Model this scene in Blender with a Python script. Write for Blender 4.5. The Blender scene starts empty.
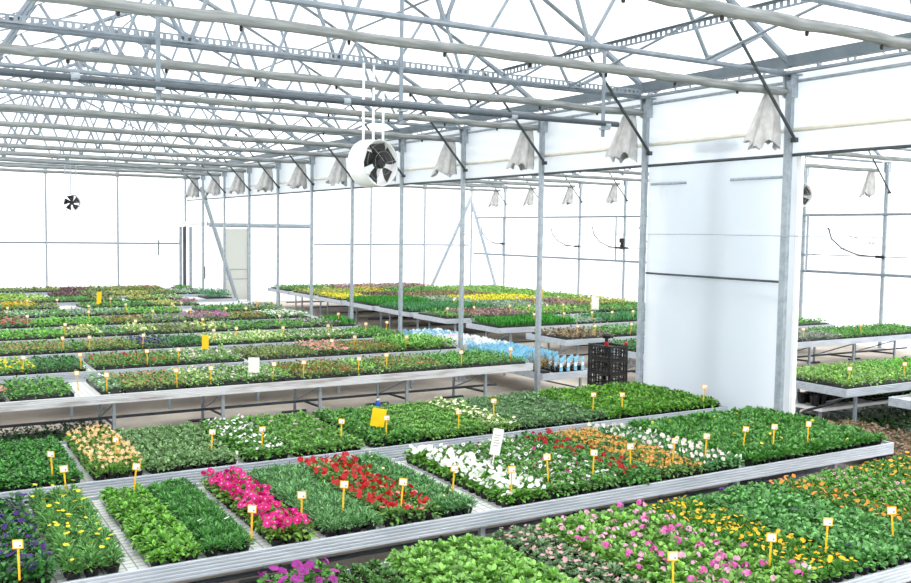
import bpy, math, random
import numpy as np
from mathutils import Vector, Matrix

random.seed(7)
RNG = np.random.default_rng(11)
SC = bpy.context.scene
COL = SC.collection

# ------------------------------------------------------------------ camera
F_PX, YAW, PITCH, ROLL, CAM_Z = 931.115, 0.540147, 0.065077, 0.0148485, 3.1
fw = Vector((math.sin(YAW) * math.cos(PITCH), math.cos(YAW) * math.cos(PITCH), -math.sin(PITCH)))
rt = Vector((math.cos(YAW), -math.sin(YAW), 0))
upv = rt.cross(fw)
r2 = rt * math.cos(ROLL) + upv * math.sin(ROLL)
u2 = -rt * math.sin(ROLL) + upv * math.cos(ROLL)
cd = bpy.data.cameras.new('camera')
cam = bpy.data.objects.new('camera', cd)
COL.objects.link(cam)
cd.sensor_width = 36.0
cd.lens = F_PX / 911 * 36.0
cd.clip_end = 300
M = Matrix((r2, u2, -fw)).transposed().to_4x4()
M.translation = Vector((0, 0, CAM_Z))
cam.matrix_world = M
SC.camera = cam


def in_frame(x, y, z, margin=130):
    v = Vector((x, y, z - CAM_Z))
    w = v.dot(fw)
    if w < 0.5:
        return False
    px = 455.5 + F_PX * v.dot(r2) / w
    py = 291.5 - F_PX * v.dot(u2) / w
    return -margin < px < 911 + margin and -margin < py < 583 + margin


# ------------------------------------------------------------------ materials
def lin(h):
    h = h.lstrip('#')
    out = []
    for i in (0, 2, 4):
        c = int(h[i:i + 2], 16) / 255
        out.append(c / 12.92 if c <= .04045 else ((c + .055) / 1.055) ** 2.4)
    return (*out, 1)


def mat(name):
    m = bpy.data.materials.new(name)
    m.use_nodes = True
    m.node_tree.nodes.clear()
    return m, m.node_tree.nodes, m.node_tree.links


def mix_col(n, l, fac, a, b):
    x = n.new('ShaderNodeMix')
    x.data_type = 'RGBA'
    if isinstance(fac, float):
        x.inputs[0].default_value = fac
    else:
        l.new(fac, x.inputs[0])
    for idx, c in ((6, a), (7, b)):
        if isinstance(c, tuple):
            x.inputs[idx].default_value = c
        else:
            l.new(c, x.inputs[idx])
    return x.outputs[2]


def surface_mat(name, col, col2=None, scale=6.0, rough=.6, metal=0.0, bump=0.0, spec=.4, detail=4, stretch=None, lo=.35, hi=.65):
    m, n, l = mat(name)
    o = n.new('ShaderNodeOutputMaterial')
    p = n.new('ShaderNodeBsdfPrincipled')
    p.inputs['Roughness'].default_value = rough
    p.inputs['Metallic'].default_value = metal
    p.inputs['Specular IOR Level'].default_value = spec
    l.new(p.outputs[0], o.inputs[0])
    c1 = lin(col)
    c2 = lin(col2) if col2 else c1
    tc = n.new('ShaderNodeTexCoord')
    src = tc.outputs['Object']
    if stretch:
        mp = n.new('ShaderNodeMapping')
        mp.inputs['Scale'].default_value = stretch
        l.new(src, mp.inputs[0])
        src = mp.outputs[0]
    tx = n.new('ShaderNodeTexNoise')
    tx.inputs['Scale'].default_value = scale
    tx.inputs['Detail'].default_value = detail
    l.new(src, tx.inputs['Vector'])
    mr = n.new('ShaderNodeMapRange')
    mr.inputs[1].default_value = lo
    mr.inputs[2].default_value = hi
    l.new(tx.outputs['Fac'], mr.inputs[0])
    l.new(mix_col(n, l, mr.outputs[0], c1, c2), p.inputs['Base Color'])
    if bump:
        b = n.new('ShaderNodeBump')
        b.inputs['Strength'].default_value = bump
        b.inputs['Distance'].default_value = .01
        l.new(tx.outputs['Fac'], b.inputs['Height'])
        l.new(b.outputs[0], p.inputs['Normal'])
    return m


def leaf_mat(name, col, col2, trans=.22, rough=.4, dark=.38):
    """leaf surface: every leaf is its own shade between two leaf colours, a little light shines through"""
    m, n, l = mat(name)
    o = n.new('ShaderNodeOutputMaterial')
    g = n.new('ShaderNodeNewGeometry')
    c1, c2 = lin(col), lin(col2)
    c1 = tuple(v * dark for v in c1[:3]) + (1,)
    c2 = tuple(min(1, v * (1.2 if dark < 1 else .92)) for v in c2[:3]) + (1,)
    c = mix_col(n, l, g.outputs['Random Per Island'], c1, c2)
    p = n.new('ShaderNodeBsdfPrincipled')
    p.inputs['Roughness'].default_value = rough
    p.inputs['Specular IOR Level'].default_value = .5
    l.new(c, p.inputs['Base Color'])
    t = n.new('ShaderNodeBsdfTranslucent')
    l.new(c, t.inputs['Color'])
    x = n.new('ShaderNodeMixShader')
    x.inputs[0].default_value = trans
    l.new(p.outputs[0], x.inputs[1])
    l.new(t.outputs[0], x.inputs[2])
    l.new(x.outputs[0], o.inputs[0])
    return m


def film_mat(name, col, transl=.6, clear=0.0):
    """greenhouse film / twin-wall sheet: lets diffused daylight through"""
    m, n, l = mat(name)
    o = n.new('ShaderNodeOutputMaterial')
    d = n.new('ShaderNodeBsdfDiffuse')
    d.inputs[0].default_value = lin(col)
    t = n.new('ShaderNodeBsdfTranslucent')
    t.inputs[0].default_value = lin(col)
    x = n.new('ShaderNodeMixShader')
    x.inputs[0].default_value = transl
    l.new(d.outputs[0], x.inputs[1])
    l.new(t.outputs[0], x.inputs[2])
    out = x.outputs[0]
    if clear:
        tr = n.new('ShaderNodeBsdfTransparent')
        y = n.new('ShaderNodeMixShader')
        y.inputs[0].default_value = clear
        l.new(out, y.inputs[1])
        l.new(tr.outputs[0], y.inputs[2])
        out = y.outputs[0]
    l.new(out, o.inputs[0])
    return m


def grid_mat(name, col, line, size, width):
    m, n, l = mat(name)
    o = n.new('ShaderNodeOutputMaterial')
    p = n.new('ShaderNodeBsdfPrincipled')
    p.inputs['Roughness'].default_value = .6
    l.new(p.outputs[0], o.inputs[0])
    tc = n.new('ShaderNodeTexCoord')
    b = n.new('ShaderNodeTexBrick')
    b.offset = 0.0
    b.inputs['Scale'].default_value = 1.0
    b.inputs['Brick Width'].default_value = size
    b.inputs['Row Height'].default_value = size
    b.inputs['Mortar Size'].default_value = width
    b.inputs['Color1'].default_value = lin(col)
    b.inputs['Color2'].default_value = lin(col)
    b.inputs['Mortar'].default_value = lin(line)
    l.new(tc.outputs['Object'], b.inputs['Vector'])
    l.new(b.outputs['Color'], p.inputs['Base Color'])
    return m


GALV = surface_mat('galvanised_steel', '#a3adb5', '#8f9aa3', 14, .5, .3, 0, .5)
TRUSS = surface_mat('truss_steel', '#848f98', '#727d87', 5, .5, .3)
DARKPIPE = surface_mat('grey_pipe', '#4c555d', '#414a52', 3, .45)
DARKSTEEL = surface_mat('dark_steel', '#4b5357', '#3b4246', 8, .5, .3)
ALU = surface_mat('bench_aluminium', '#c3cad2', '#aeb7c0', 2.2, .42, .25, 0, .5, 5, (1, 6, 6))
ALU_DIRTY = surface_mat('weathered_bench_aluminium', '#cdd0d3', '#8f8781', 1.3, .55, .1, 0, .4, 6, (1, 9, 9), .5, .72)
BENCHMESH = grid_mat('bench_grid', '#d5d7d6', '#8f9390', .075, .006)
WHITE = surface_mat('white_paint', '#f1f2f2', '#e4e6e7', 5, .45)
RAILM = surface_mat('wall_rail_steel', '#7f8a94', '#74808a', 6, .5, .3)
CONCRETE = surface_mat('concrete', '#c2b9ae', '#9f968c', .9, .85, 0, .15, .2, 9)
BLACKP = surface_mat('black_plastic', '#191b1c', '#101112', 20, .45)
SOIL = surface_mat('potting_soil', '#3a2a1e', '#1f1610', 90, .95, 0, .4, .1)
FABRIC = surface_mat('shade_fabric', '#949999', '#777c7c', 7, .9, 0, .2, .1, 6, (.4, 5, 5))
FABRIC_END = surface_mat('gathered_fabric', '#c4c4c3', '#adadad', 8, .9, 0, .2, .1)
FILM = film_mat('roof_film', '#fafbfc', .62)
WFILM = film_mat('wall_film', '#f8f9fb', .62)
PANEL = film_mat('twin_wall_sheet', '#e9eef3', .55, .2)
GREYGLASS = film_mat('door_sheet', '#cfd2cc', .45, .2)
YELLOW = surface_mat('yellow_plastic', '#f7bf2a', '#f0b31c', 12, .45)
STICKY = surface_mat('sticky_yellow', '#ffd420', '#fcca10', 30, .5)
CARDW = surface_mat('white_card', '#f5f3ee', '#eceae4', 20, .6)
PRINT = surface_mat('grey_print', '#8d8d90', '#77777a', 20, .6)
BEIGEPIPE = surface_mat('beige_pipe', '#dcd8cc', '#cfcabd', 4, .5)
BLUE = surface_mat('blue_plastic', '#1d5fc4', '#174fa8', 15, .4)
RED = surface_mat('red_plastic', '#b3202a', '#8e1820', 15, .4)
GREYBOX = surface_mat('grey_plastic', '#69727b', '#59626b', 6, .5)
GUARD = surface_mat('guard_wire', '#b9bdc0', '#a4a8ab', 10, .4, .4)


# ------------------------------------------------------------------ mesh building
class MB:
    def __init__(s):
        s.v, s.f, s.m = [], [], []

    def add(s, vs, fs, mi=0):
        b = len(s.v)
        s.v += [tuple(p) for p in vs]
        s.f += [tuple(i + b for i in f) for f in fs]
        s.m += [mi] * len(fs)
        return s

    def box(s, x0, x1, y0, y1, z0, z1, mi=0):
        return s.add([(x0, y0, z0), (x1, y0, z0), (x1, y1, z0), (x0, y1, z0), (x0, y0, z1), (x1, y0, z1), (x1, y1, z1), (x0, y1, z1)],
                     [(3, 2, 1, 0), (4, 5, 6, 7), (0, 1, 5, 4), (1, 2, 6, 5), (2, 3, 7, 6), (3, 0, 4, 7)], mi)

    def tube(s, pts, r, seg=8, mi=0, cap=True, sq=None):
        pts = [Vector(p) for p in pts]
        n = len(pts)
        rings, up = [], None
        rr = r if isinstance(r, (list, tuple)) else [r] * n
        for i, p in enumerate(pts):
            d = (pts[min(i + 1, n - 1)] - pts[max(i - 1, 0)]).normalized()
            a = Vector((0, 0, 1)) if abs(d.z) < .9 else Vector((1, 0, 0))
            if up is None:
                up = (a - d * a.dot(d)).normalized()
            else:
                up = (up - d * up.dot(d)).normalized()
            sd = d.cross(up)
            ring = []
            for k in range(seg):
                t = 2 * math.pi * (k + .5) / seg
                ku, ks = (1, 1) if sq is None else sq
                ring.append(p + up * math.sin(t) * rr[i] * ku + sd * math.cos(t) * rr[i] * ks)
            rings.append(ring)
        vs = [v for g in rings for v in g]
        fs = []
        for i in range(n - 1):
            for k in range(seg):
                k2 = (k + 1) % seg
                fs.append((i * seg + k, i * seg + k2, (i + 1) * seg + k2, (i + 1) * seg + k))
        if cap:
            fs.append(tuple(range(seg))[::-1])
            fs.append(tuple((n - 1) * seg + k for k in range(seg)))
        return s.add(vs, fs, mi)

    def lathe(s, prof, seg=12, c=(0, 0, 0), mis=None, axis='z', cap0=True, cap1=True):
        vs, fs, ms = [], [], []
        for r, z in prof:
            for k in range(seg):
                t = 2 * math.pi * k / seg
                if axis == 'z':
                    vs.append((c[0] + r * math.cos(t), c[1] + r * math.sin(t), c[2] + z))
                else:
                    vs.append((c[0] + r * math.cos(t), c[1] - z, c[2] + r * math.sin(t)))
        n = len(prof)
        for i in range(n - 1):
            for k in range(seg):
                k2 = (k + 1) % seg
                fs.append((i * seg + k, i * seg + k2, (i + 1) * seg + k2, (i + 1) * seg + k))
                ms.append(mis[i] if mis else 0)
        if cap0:
            fs.append(tuple(range(seg))[::-1]); ms.append(mis[0] if mis else 0)
        if cap1:
            fs.append(tuple((n - 1) * seg + k for k in range(seg))); ms.append(mis[-1] if mis else 0)
        b = len(s.v)
        s.v += vs
        s.f += [tuple(i + b for i in f) for f in fs]
        s.m += ms
        return s

    def mesh(s, name, mats, smooth=False):
        me = bpy.data.meshes.new(name)
        me.from_pydata(s.v, [], s.f)
        for m in (mats if isinstance(mats, (list, tuple)) else [mats]):
            me.materials.append(m)
        me.polygons.foreach_set('material_index', s.m)
        if smooth:
            me.polygons.foreach_set('use_smooth', [True] * len(s.f))
        me.update()
        return me

    def build(s, name, mats, parent=None, loc=(0, 0, 0), smooth=False):
        return link(name, s.mesh(name, mats, smooth), parent, loc)


def link(name, me, parent=None, loc=(0, 0, 0), rotz=0.0):
    o = bpy.data.objects.new(name, me)
    COL.objects.link(o)
    o.location = loc
    if rotz:
        o.rotation_euler = (0, 0, rotz)
    if parent:
        o.parent = parent
    return o


def tag(o, label, cat, group=None, kind=None):
    o['label'] = label
    o['category'] = cat
    if group:
        o['group'] = group
    if kind:
        o['kind'] = kind
    return o


def thing(name, label, cat, loc=(0, 0, 0), rotz=0.0, group=None):
    return tag(link(name, None, None, loc, rotz), label, cat, group)


def struct(o, label, cat):
    return tag(o, label, cat, None, 'structure')


def bulk_mesh(name, chunks, mats):
    """chunks: list of (verts (n,3), faces (k,c), material index)"""
    V = np.concatenate([c[0] for c in chunks]).astype(np.float32)
    off, loops, starts, mi, pos = 0, [], [], [], 0
    for v, f, m in chunks:
        k, c = f.shape
        loops.append((f + off).ravel())
        starts.append(pos + np.arange(k) * c)
        mi.append(np.full(k, m))
        pos += k * c
        off += len(v)
    loops = np.concatenate(loops).astype(np.int32)
    starts = np.concatenate(starts).astype(np.int32)
    mi = np.concatenate(mi).astype(np.int32)
    me = bpy.data.meshes.new(name)
    me.vertices.add(len(V))
    me.vertices.foreach_set('co', V.ravel())
    me.loops.add(len(loops))
    me.loops.foreach_set('vertex_index', loops)
    me.polygons.add(len(starts))
    me.polygons.foreach_set('loop_start', starts)
    me.polygons.foreach_set('material_index', mi)
    for m in mats:
        me.materials.append(m)
    me.update(calc_edges=True)
    me.validate()
    return me


# ------------------------------------------------------------------ plants
LM = {}
def LEAF(col, col2, trans=.22):
    k = (col, col2)
    if k not in LM:
        LM[k] = leaf_mat('leaf_%d' % len(LM), col, col2, trans)
    return LM[k]

PM = {}
def PETAL(col, col2):
    k = (col, col2)
    if k not in PM:
        PM[k] = leaf_mat('petal_%d' % len(PM), col, col2, .3, .6, 1.0)
    return PM[k]


def leaf_template(l, w, lod):
    if lod == 0:
        v = np.array([(0, 0, 0), (-.42 * w, .3 * l, .08 * l), (-.45 * w, .68 * l, .07 * l), (0, l, -.06 * l), (.45 * w, .68 * l, .07 * l), (.42 * w, .3 * l, .08 * l), (0, .5 * l, 0)])
        f = np.array([(0, 6, 2, 1), (6, 3, 2, 2), (0, 5, 4, 6), (6, 4, 3, 3)])
        f = np.array([(0, 6, 2, 1), (0, 5, 4, 6)]), np.array([(6, 3, 2), (6, 4, 3)])
        return v, f
    v = np.array([(0, 0, 0), (-.5 * w, .55 * l, .05 * l), (0, l, -.05 * l), (.5 * w, .55 * l, .05 * l)])
    return v, (np.array([(0, 3, 2, 1)]),)


def rot_mats(az, el, roll):
    """leaf frames: +Y of the leaf points to (az, el)"""
    ca, sa, ce, se, cr, sr = np.cos(az), np.sin(az), np.cos(el), np.sin(el), np.cos(roll), np.sin(roll)
    y = np.stack([ca * ce, sa * ce, se], -1)
    x0 = np.stack([sa, -ca, np.zeros_like(az)], -1)
    z0 = np.cross(x0, y)
    x = x0 * cr[:, None] + z0 * sr[:, None]
    z = np.cross(x, y)
    return np.stack([x, y, z], -1)


def scatter(tv, tfs, R, P, S, mi):
    n = len(P)
    v = np.einsum('nij,kj->nki', R, tv) * S[:, None, None] + P[:, None, :]
    k = len(tv)
    base = (np.arange(n) * k)[:, None, None]
    out = []
    allv = v.reshape(-1, 3)
    first = True
    faces = [(base + tf[None]).reshape(-1, tf.shape[1]) for tf in tfs]
    return allv, faces, mi


def plant_chunks(sp, rng, lod):
    """foliage chunk list and blossom chunk list of one plant around the origin (z=0 at soil level)"""
    n = max(5, int(sp['n'] * (2.0, .7, .3)[lod]))
    k = (1, 1.25, 1.65)[lod]
    h, r = sp['h'] * (.74, .85, .85)[lod], sp['r'] * (1, .86, .9)[lod]
    ls = (.8, .85, .95)[lod]
    t = np.sqrt(rng.random(n))
    az = rng.random(n) * 2 * np.pi
    form = sp.get('form', 'mound')
    if form == 'mound':
        rad = r * .74 * t
        P = np.stack([rad * np.cos(az), rad * np.sin(az), h * (.3 + .6 * (1 - t ** 2) - .3 * rng.random(n))], -1)
        el = np.radians(62 - 76 * t + rng.normal(0, 20, n))
    elif form == 'feathery':
        rad = r * .72 * t
        P = np.stack([rad * np.cos(az), rad * np.sin(az), h * (.15 + .62 * (1 - .8 * t ** 2) * rng.random(n))], -1)
        el = np.radians(75 - 62 * t + rng.normal(0, 18, n))
    elif form == 'grass':
        rad = r * .7 * t
        P = np.stack([rad * np.cos(az), rad * np.sin(az), np.zeros(n)], -1)
        el = np.radians(84 - 18 * t + rng.normal(0, 6, n))
    else:  # rosette
        rad = r * .35 * t
        P = np.stack([rad * np.cos(az), rad * np.sin(az), h * (.2 + .6 * (1 - t))], -1)
        el = np.radians(55 - 50 * t + rng.normal(0, 10, n))
    az2 = az + rng.normal(0, .45, n)
    R = rot_mats(az2, el, rng.normal(0, .35, n))
    S = rng.uniform(.75, 1.2, n) * k
    tv, tf = leaf_template(sp['l'] * ls, sp['w'] * ls, min(lod, 1))
    v, fs, _ = scatter(tv, tf, R, P, S, 0)
    fol = [(v, fs, 0)]
    blo = []
    for fl in sp.get('fl', []):
        m = fl['n'] * (1, 1, .7)[lod]
        m = int(m) + (1 if rng.random() < m - int(m) else 0)
        if m == 0:
            continue
        fr = fl['r'] * (1, 1.1, 1.25)[lod]
        if fl.get('cluster') and lod < 2:
            c = fl['cluster']
            pts, nrm = [], []
            for _ in range(m):
                a = rng.random() * 6.283
                q = r * .6 * math.sqrt(rng.random())
                hz = h * fl.get('z', 1.05) * rng.uniform(.92, 1.12)
                for _ in range(c):
                    d = rng.normal(0, 1, 3); d[2] = abs(d[2]) + .1
                    d /= np.linalg.norm(d)
                    pts.append((q * math.cos(a) + d[0] * fr * 1.5, q * math.sin(a) + d[1] * fr * 1.5, hz + d[2] * fr * 1.2))
                    nrm.append(d)
            pts = np.array(pts); nrm = np.array(nrm)
            faz = np.arctan2(nrm[:, 1], nrm[:, 0]); fel = np.arcsin(nrm[:, 2])
        else:
            if fl.get('cluster'):
                fr *= 1.9
            q = r * .75 * np.sqrt(rng.random(m)); a = rng.random(m) * 6.283
            pts = np.stack([q * np.cos(a), q * np.sin(a), h * fl.get('z', 1.0) * rng.uniform(.86, 1.1, m) * (1 - .25 * (q / r) ** 2)], -1)
            faz = rng.random(m) * 6.283
            fel = np.radians(rng.uniform(*fl.get('el', (35, 85)), m))
        m = len(pts)
        # flower face looks along (faz, fel): leaf frame with +Y as the normal
        Rf = rot_mats(faz, fel, rng.random(m) * 6.283)
        npet = fl.get('p', 5)
        if lod == 2:
            fv = np.array([(fr, .2 * fr, 0), (0, .2 * fr, fr), (-fr, .2 * fr, 0), (0, .2 * fr, -fr)])
            ff = (np.array([(0, 3, 2, 1)]),)
        else:
            ring = []
            for i in range(npet * 2):
                th = math.pi * i / npet
                q = fr if i % 2 else fr * fl.get('notch', .72)
                ring.append((q * math.cos(th), .22 * fr if i % 2 else .12 * fr, q * math.sin(th)))
            fv = np.array([(0, 0, 0)] + ring)
            N = npet * 2
            ff = (np.array([(0, 1 + (2 * i + 2) % N, 1 + 2 * i + 1, 1 + 2 * i) for i in range(npet)]),)
        v, fs, _ = scatter(fv, ff, Rf, pts, rng.uniform(.8, 1.2, m), fl['mi'])
        blo.append((v, fs, fl['mi']))
        if fl.get('eye') and lod < 2:
            er = fl.get('er', .3) * fr
            ev = np.array([(er, .16 * fr, 0), (0, .16 * fr, er), (-er, .16 * fr, 0), (0, .16 * fr, -er)])
            v, fs, _ = scatter(ev, (np.array([(0, 3, 2, 1)]),), Rf, pts, np.ones(m), fl['eye'])
            blo.append((v, fs, fl['eye']))
    return fol, blo


def flat(chunks):
    out = []
    for v, fs, m in chunks:
        e = np.zeros((0, 3))
        for i, f in enumerate(fs):
            out.append((v if i == 0 else e, f, m) if i == 0 else ('same', f, m))
    return out


def chunks_to_mesh(name, chunks, mats):
    res = []
    V, off = [], 0
    groups = []
    for v, fs, m in chunks:
        for f in fs:
            groups.append((f + off, m))
        V.append(v)
        off += len(v)
    V = np.concatenate(V)
    return raw_mesh(name, V, groups, mats)


def raw_mesh(name, V, groups, mats):
    loops, starts, mi, pos = [], [], [], 0
    for f, m in groups:
        k, c = f.shape
        loops.append(f.ravel()); starts.append(pos + np.arange(k) * c); mi.append(np.full(k, m))
        pos += k * c
    me = bpy.data.meshes.new(name)
    V = V.astype(np.float32)
    me.vertices.add(len(V)); me.vertices.foreach_set('co', V.ravel())
    lp = np.concatenate(loops).astype(np.int32)
    me.loops.add(len(lp)); me.loops.foreach_set('vertex_index', lp)
    st = np.concatenate(starts).astype(np.int32)
    me.polygons.add(len(st)); me.polygons.foreach_set('loop_start', st)
    me.polygons.foreach_set('material_index', np.concatenate(mi).astype(np.int32))
    for m in mats:
        me.materials.append(m)
    me.update(calc_edges=True)
    return me


# leaf colour pairs
G_MID = ('#3f8a34', '#6fb24a')
G_DARK = ('#2c6e33', '#4f9646')
G_LIGHT = ('#6fae45', '#9ccf62')
G_BRIGHT = ('#4f9f2c', '#86c74a')
G_BLUE = ('#3d8550', '#74ad78')
G_GREY = ('#6d9a5c', '#9dbf8a')
G_LIME = ('#8fc927', '#b6de46')
G_OLIVE = ('#6f7d3a', '#93a05a')
G_BROWN = ('#7a5f43', '#9a8058')
G_PURP = ('#5b4b4e', '#86737a')


def SP(name, leaf, h, r, n, l, w, form='mound', fl=None, pet=None, cat='plant'):
    d = dict(name=name, leaf=leaf, h=h, r=r, n=n, l=l, w=w, form=form, fl=fl or [], pet=pet or [], cat=cat)
    return d


def FL(n, r, mi=0, **k):
    return dict(n=n, r=r, mi=mi, **k)


SPECIES = {
    # second bench
    'purple_pansy': SP('purple_pansy', G_DARK, .14, .085, 46, .05, .03, 'mound', [FL(2.2, .026, 0, notch=.8)], [('#2d1550', '#4a2180')]),
    'yellow_daisy': SP('yellow_daisy', ('#4c9a44', '#84c06a'), .21, .085, 95, .055, .012, 'feathery', [FL(1.1, .019, 0, p=8, notch=.8, el=(55, 88), z=1.02)], [('#f2d60c', '#fbe63a')]),
    'curly_green': SP('curly_leaf_seedling', G_BRIGHT, .095, .08, 52, .05, .028, 'mound', [FL(.03, .022, 0)], [('#f29a12', '#f7b53a')]),
    'feathery_white': SP('feathery_daisy_seedling', ('#3a8c3e', '#6fb65c'), .11, .08, 85, .05, .013, 'feathery', [FL(.1, .022, 0, p=7, el=(60, 88), z=1.05)], [('#f3f3ea', '#fdfdf6')]),
    'pink_petunia': SP('pink_petunia', ('#55912f', '#8cbb4c'), .12, .085, 40, .05, .028, 'mound', [FL(4.6, .029, 0, eye=1, er=.25, notch=.86, el=(20, 80), z=1.2)], [('#cc0a70', '#e42c92'), ('#f9b7d6', '#f9c9de')]),
    'feathery_blue': SP('feathery_green_seedling', ('#4a9648', '#94cc88'), .13, .082, 95, .052, .012, 'feathery'),
    'red_petunia': SP('red_petunia', ('#4e8f3c', '#82b859'), .12, .085, 40, .05, .024, 'mound', [FL(2.9, .025, 0, notch=.86, el=(10, 75), z=1.2), FL(.35, .022, 1, notch=.86, z=1.15)], [('#aa0c14', '#cc202a'), ('#e8737a', '#f09a9c')]),
    'yellow_bud': SP('yellow_budded_seedling', ('#459048', '#8ac480'), .135, .08, 85, .052, .016, 'feathery', [FL(.3, .013, 0, z=1.12)], [('#e9dc86', '#f2e9a6')]),
    'white_pansy': SP('white_pansy', ('#4c962f', '#7fbf4a'), .11, .08, 38, .05, .03, 'mound', [FL(3.6, .028, 0, notch=.85, el=(15, 75), z=1.3)], [('#f6f5ec', '#ffffff')]),
    'white_viola': SP('white_purple_viola', ('#4b9440', '#82bb60'), .115, .082, 50, .042, .026, 'mound', [FL(1.1, .021, 0, eye=1, er=.35, notch=.8, el=(25, 80), z=1.15), FL(.12, .024, 2)], [('#efe6f2', '#fbf8fb'), ('#6c2f8a', '#7d3f9a'), ('#b8357c', '#c94a8f')]),
    'red_geranium': SP('red_geranium', ('#478f43', '#77b75c'), .12, .085, 42, .048, .036, 'mound', [FL(.75, .016, 0, cluster=9, z=1.3)], [('#a80a16', '#c81a26')]),
    'orange_nemesia': SP('orange_nemesia', ('#568f3f', '#86b45b'), .125, .08, 36, .045, .022, 'mound', [FL(8, .017, 0, notch=.6, el=(10, 85), z=1.12), FL(2, .014, 1, z=1.1)], [('#e3a24a', '#f0bd6c'), ('#a65a2a', '#bd7136')]),
    'cream_primrose': SP('pale_pink_primrose', ('#3f8d45', '#6fb068'), .11, .082, 46, .046, .03, 'mound', [FL(1.2, .023, 0, notch=.8, z=1.22, el=(5, 60))], [('#f4dfd9', '#fbf4ee')]),
    'yellow_marigold_green': SP('leafy_marigold', ('#3c8a33', '#6db352'), .135, .1, 75, .055, .03, 'feathery', [FL(.05, .022, 0, p=7, z=1.1), FL(.02, .02, 1, z=1.1)], [('#f4d61e', '#f8e24a'), ('#efe4f2', '#f6eef8')]),
    # third bench
    'dark_clump': SP('dark_green_seedling', ('#2b7a2f', '#5aa845'), .09, .07, 48, .045, .024, 'mound', [FL(.008, .02, 0)], [('#a01525', '#b52335')]),
    'peach_nemesia': SP('peach_snapdragon', ('#4b8f35', '#82b850'), .15, .085, 40, .05, .02, 'feathery', [FL(4.2, .022, 0, notch=.6, el=(10, 80), z=1.1), FL(.8, .02, 1, z=1.1)], [('#f0c088', '#f8dcae'), ('#f2c63a', '#f5d75c')]),
    'grey_seedling': SP('grey_green_seedling', ('#5f9a4e', '#96bf7e'), .1, .078, 42, .042, .024, 'mound'),
    'white_petunia': SP('white_petunia', ('#4a9438', '#7dbb55'), .11, .08, 42, .046, .028, 'mound', [FL(1.7, .019, 0, notch=.75, z=1.2)], [('#eee2ea', '#fefcfd')]),
    'mallow_pink': SP('pink_budded_seedling', ('#529a3c', '#86c05a'), .11, .08, 44, .046, .028, 'mound', [FL(.1, .025, 0, z=1.15)], [('#d78cc0', '#e8b4d6')]),
    'dark_leafy': SP('broad_leaved_seedling', ('#3d8b33', '#74b455'), .11, .08, 44, .05, .032, 'mound', [FL(.02, .02, 0)], [('#ecdca0', '#f1e6b8')]),
    'light_seedling': SP('fresh_green_seedling', ('#4f9a34', '#8ac35c'), .105, .078, 44, .045, .028, 'mound'),
    'cream_primula': SP('cream_primrose', ('#5a9b3e', '#93c565'), .105, .08, 38, .044, .026, 'mound', [FL(2.0, .024, 0, notch=.75, z=1.2)], [('#f1ecb4', '#fbf8d8')]),
    'purple_tinge': SP('purple_tinged_seedling', ('#4d8f43', '#82ad74'), .1, .08, 44, .042, .026, 'mound', [FL(1.5, .014, 0, notch=.5, z=.95)], [('#8a7391', '#a793ad')]),
    'glossy_seedling': SP('glossy_green_seedling', ('#3f8f22', '#82c244'), .1, .08, 44, .045, .03, 'mound', [FL(.25, .012, 1, z=1.0), FL(.012, .03, 0, z=1.15)], [('#e07a62', '#ee9a82'), ('#c9d23c', '#d8df5c')]),
    # nearest bench
    'magenta_petunia': SP('magenta_petunia', G_MID, .11, .085, 40, .045, .026, 'mound', [FL(2.6, .03, 0, notch=.85, z=1.2)], [('#8e1282', '#b0309f')]),
    'small_dark': SP('dark_tufted_seedling', ('#3a7a33', '#6aa04e'), .07, .065, 40, .035, .016, 'feathery'),
    'light_leafy': SP('pale_green_leafy_plant', ('#62b03c', '#9ed568'), .12, .088, 52, .055, .036, 'mound'),
    'dull_pink': SP('dusky_pink_bedding_plant', ('#4d8246', '#86a878'), .11, .085, 44, .042, .024, 'mound', [FL(2.1, .019, 0, notch=.7, z=1.1)], [('#cf96a0', '#e2b6ba')]),
    'pink_geranium': SP('pink_geranium', ('#5ea63c', '#98cf62'), .13, .088, 48, .052, .038, 'mound', [FL(.3, .0155, 0, cluster=8, z=1.2), FL(.35, .0135, 1, cluster=6, z=1.1)], [('#d655ab', '#ec8acb'), ('#eaa6c8', '#f2c2d8')]),
    'yellow_marigold': SP('yellow_marigold', ('#3c8a2c', '#6cae44'), .13, .085, 70, .046, .016, 'feathery', [FL(3.4, .016, 0, p=7, notch=.85, el=(35, 88), z=1.1)], [('#efb310', '#f8cc22')]),
    'pansy_leafy': SP('blue_green_leafy_plant', ('#3f9440', '#7abc66'), .125, .088, 52, .048, .032, 'mound', [FL(.012, .03, 0, z=1.1)], [('#2c1a6a', '#3a2782')]),
    'orange_marigold': SP('orange_marigold', ('#448f3c', '#74b356'), .13, .085, 60, .046, .018, 'feathery', [FL(2.0, .018, 0, p=7, notch=.85, z=1.08)], [('#e8861c', '#f3a338')]),
    'calibrachoa': SP('dusky_calibrachoa', ('#4f9c34', '#82c254'), .12, .085, 50, .042, .024, 'mound', [FL(1.2, .02, 0, eye=1, er=.4, z=1.1)], [('#d9a0ae', '#e6bcc2'), ('#6e2340', '#7d3050')]),
    'golden_tagetes': SP('golden_marigold', ('#3f8f34', '#70b050'), .13, .085, 60, .046, .018, 'feathery', [FL(1.6, .018, 0, p=7, notch=.85, z=1.05)], [('#f0a91a', '#f6c238')]),
}

SPECIES['yellow_marigold_green']['pitch'] = .124
POT_MB = MB().lathe([(.036, 0), (.049, .058), (.0515, .058), (.0515, .064), (.047, .064), (.045, .052), (.001, .053)], 10, mis=[0, 0, 0, 0, 0, 1], cap1=False)
POT_MESH = POT_MB.mesh('pot', [BLACKP, SOIL])
POT_H = .052
VARS = {}


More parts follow.
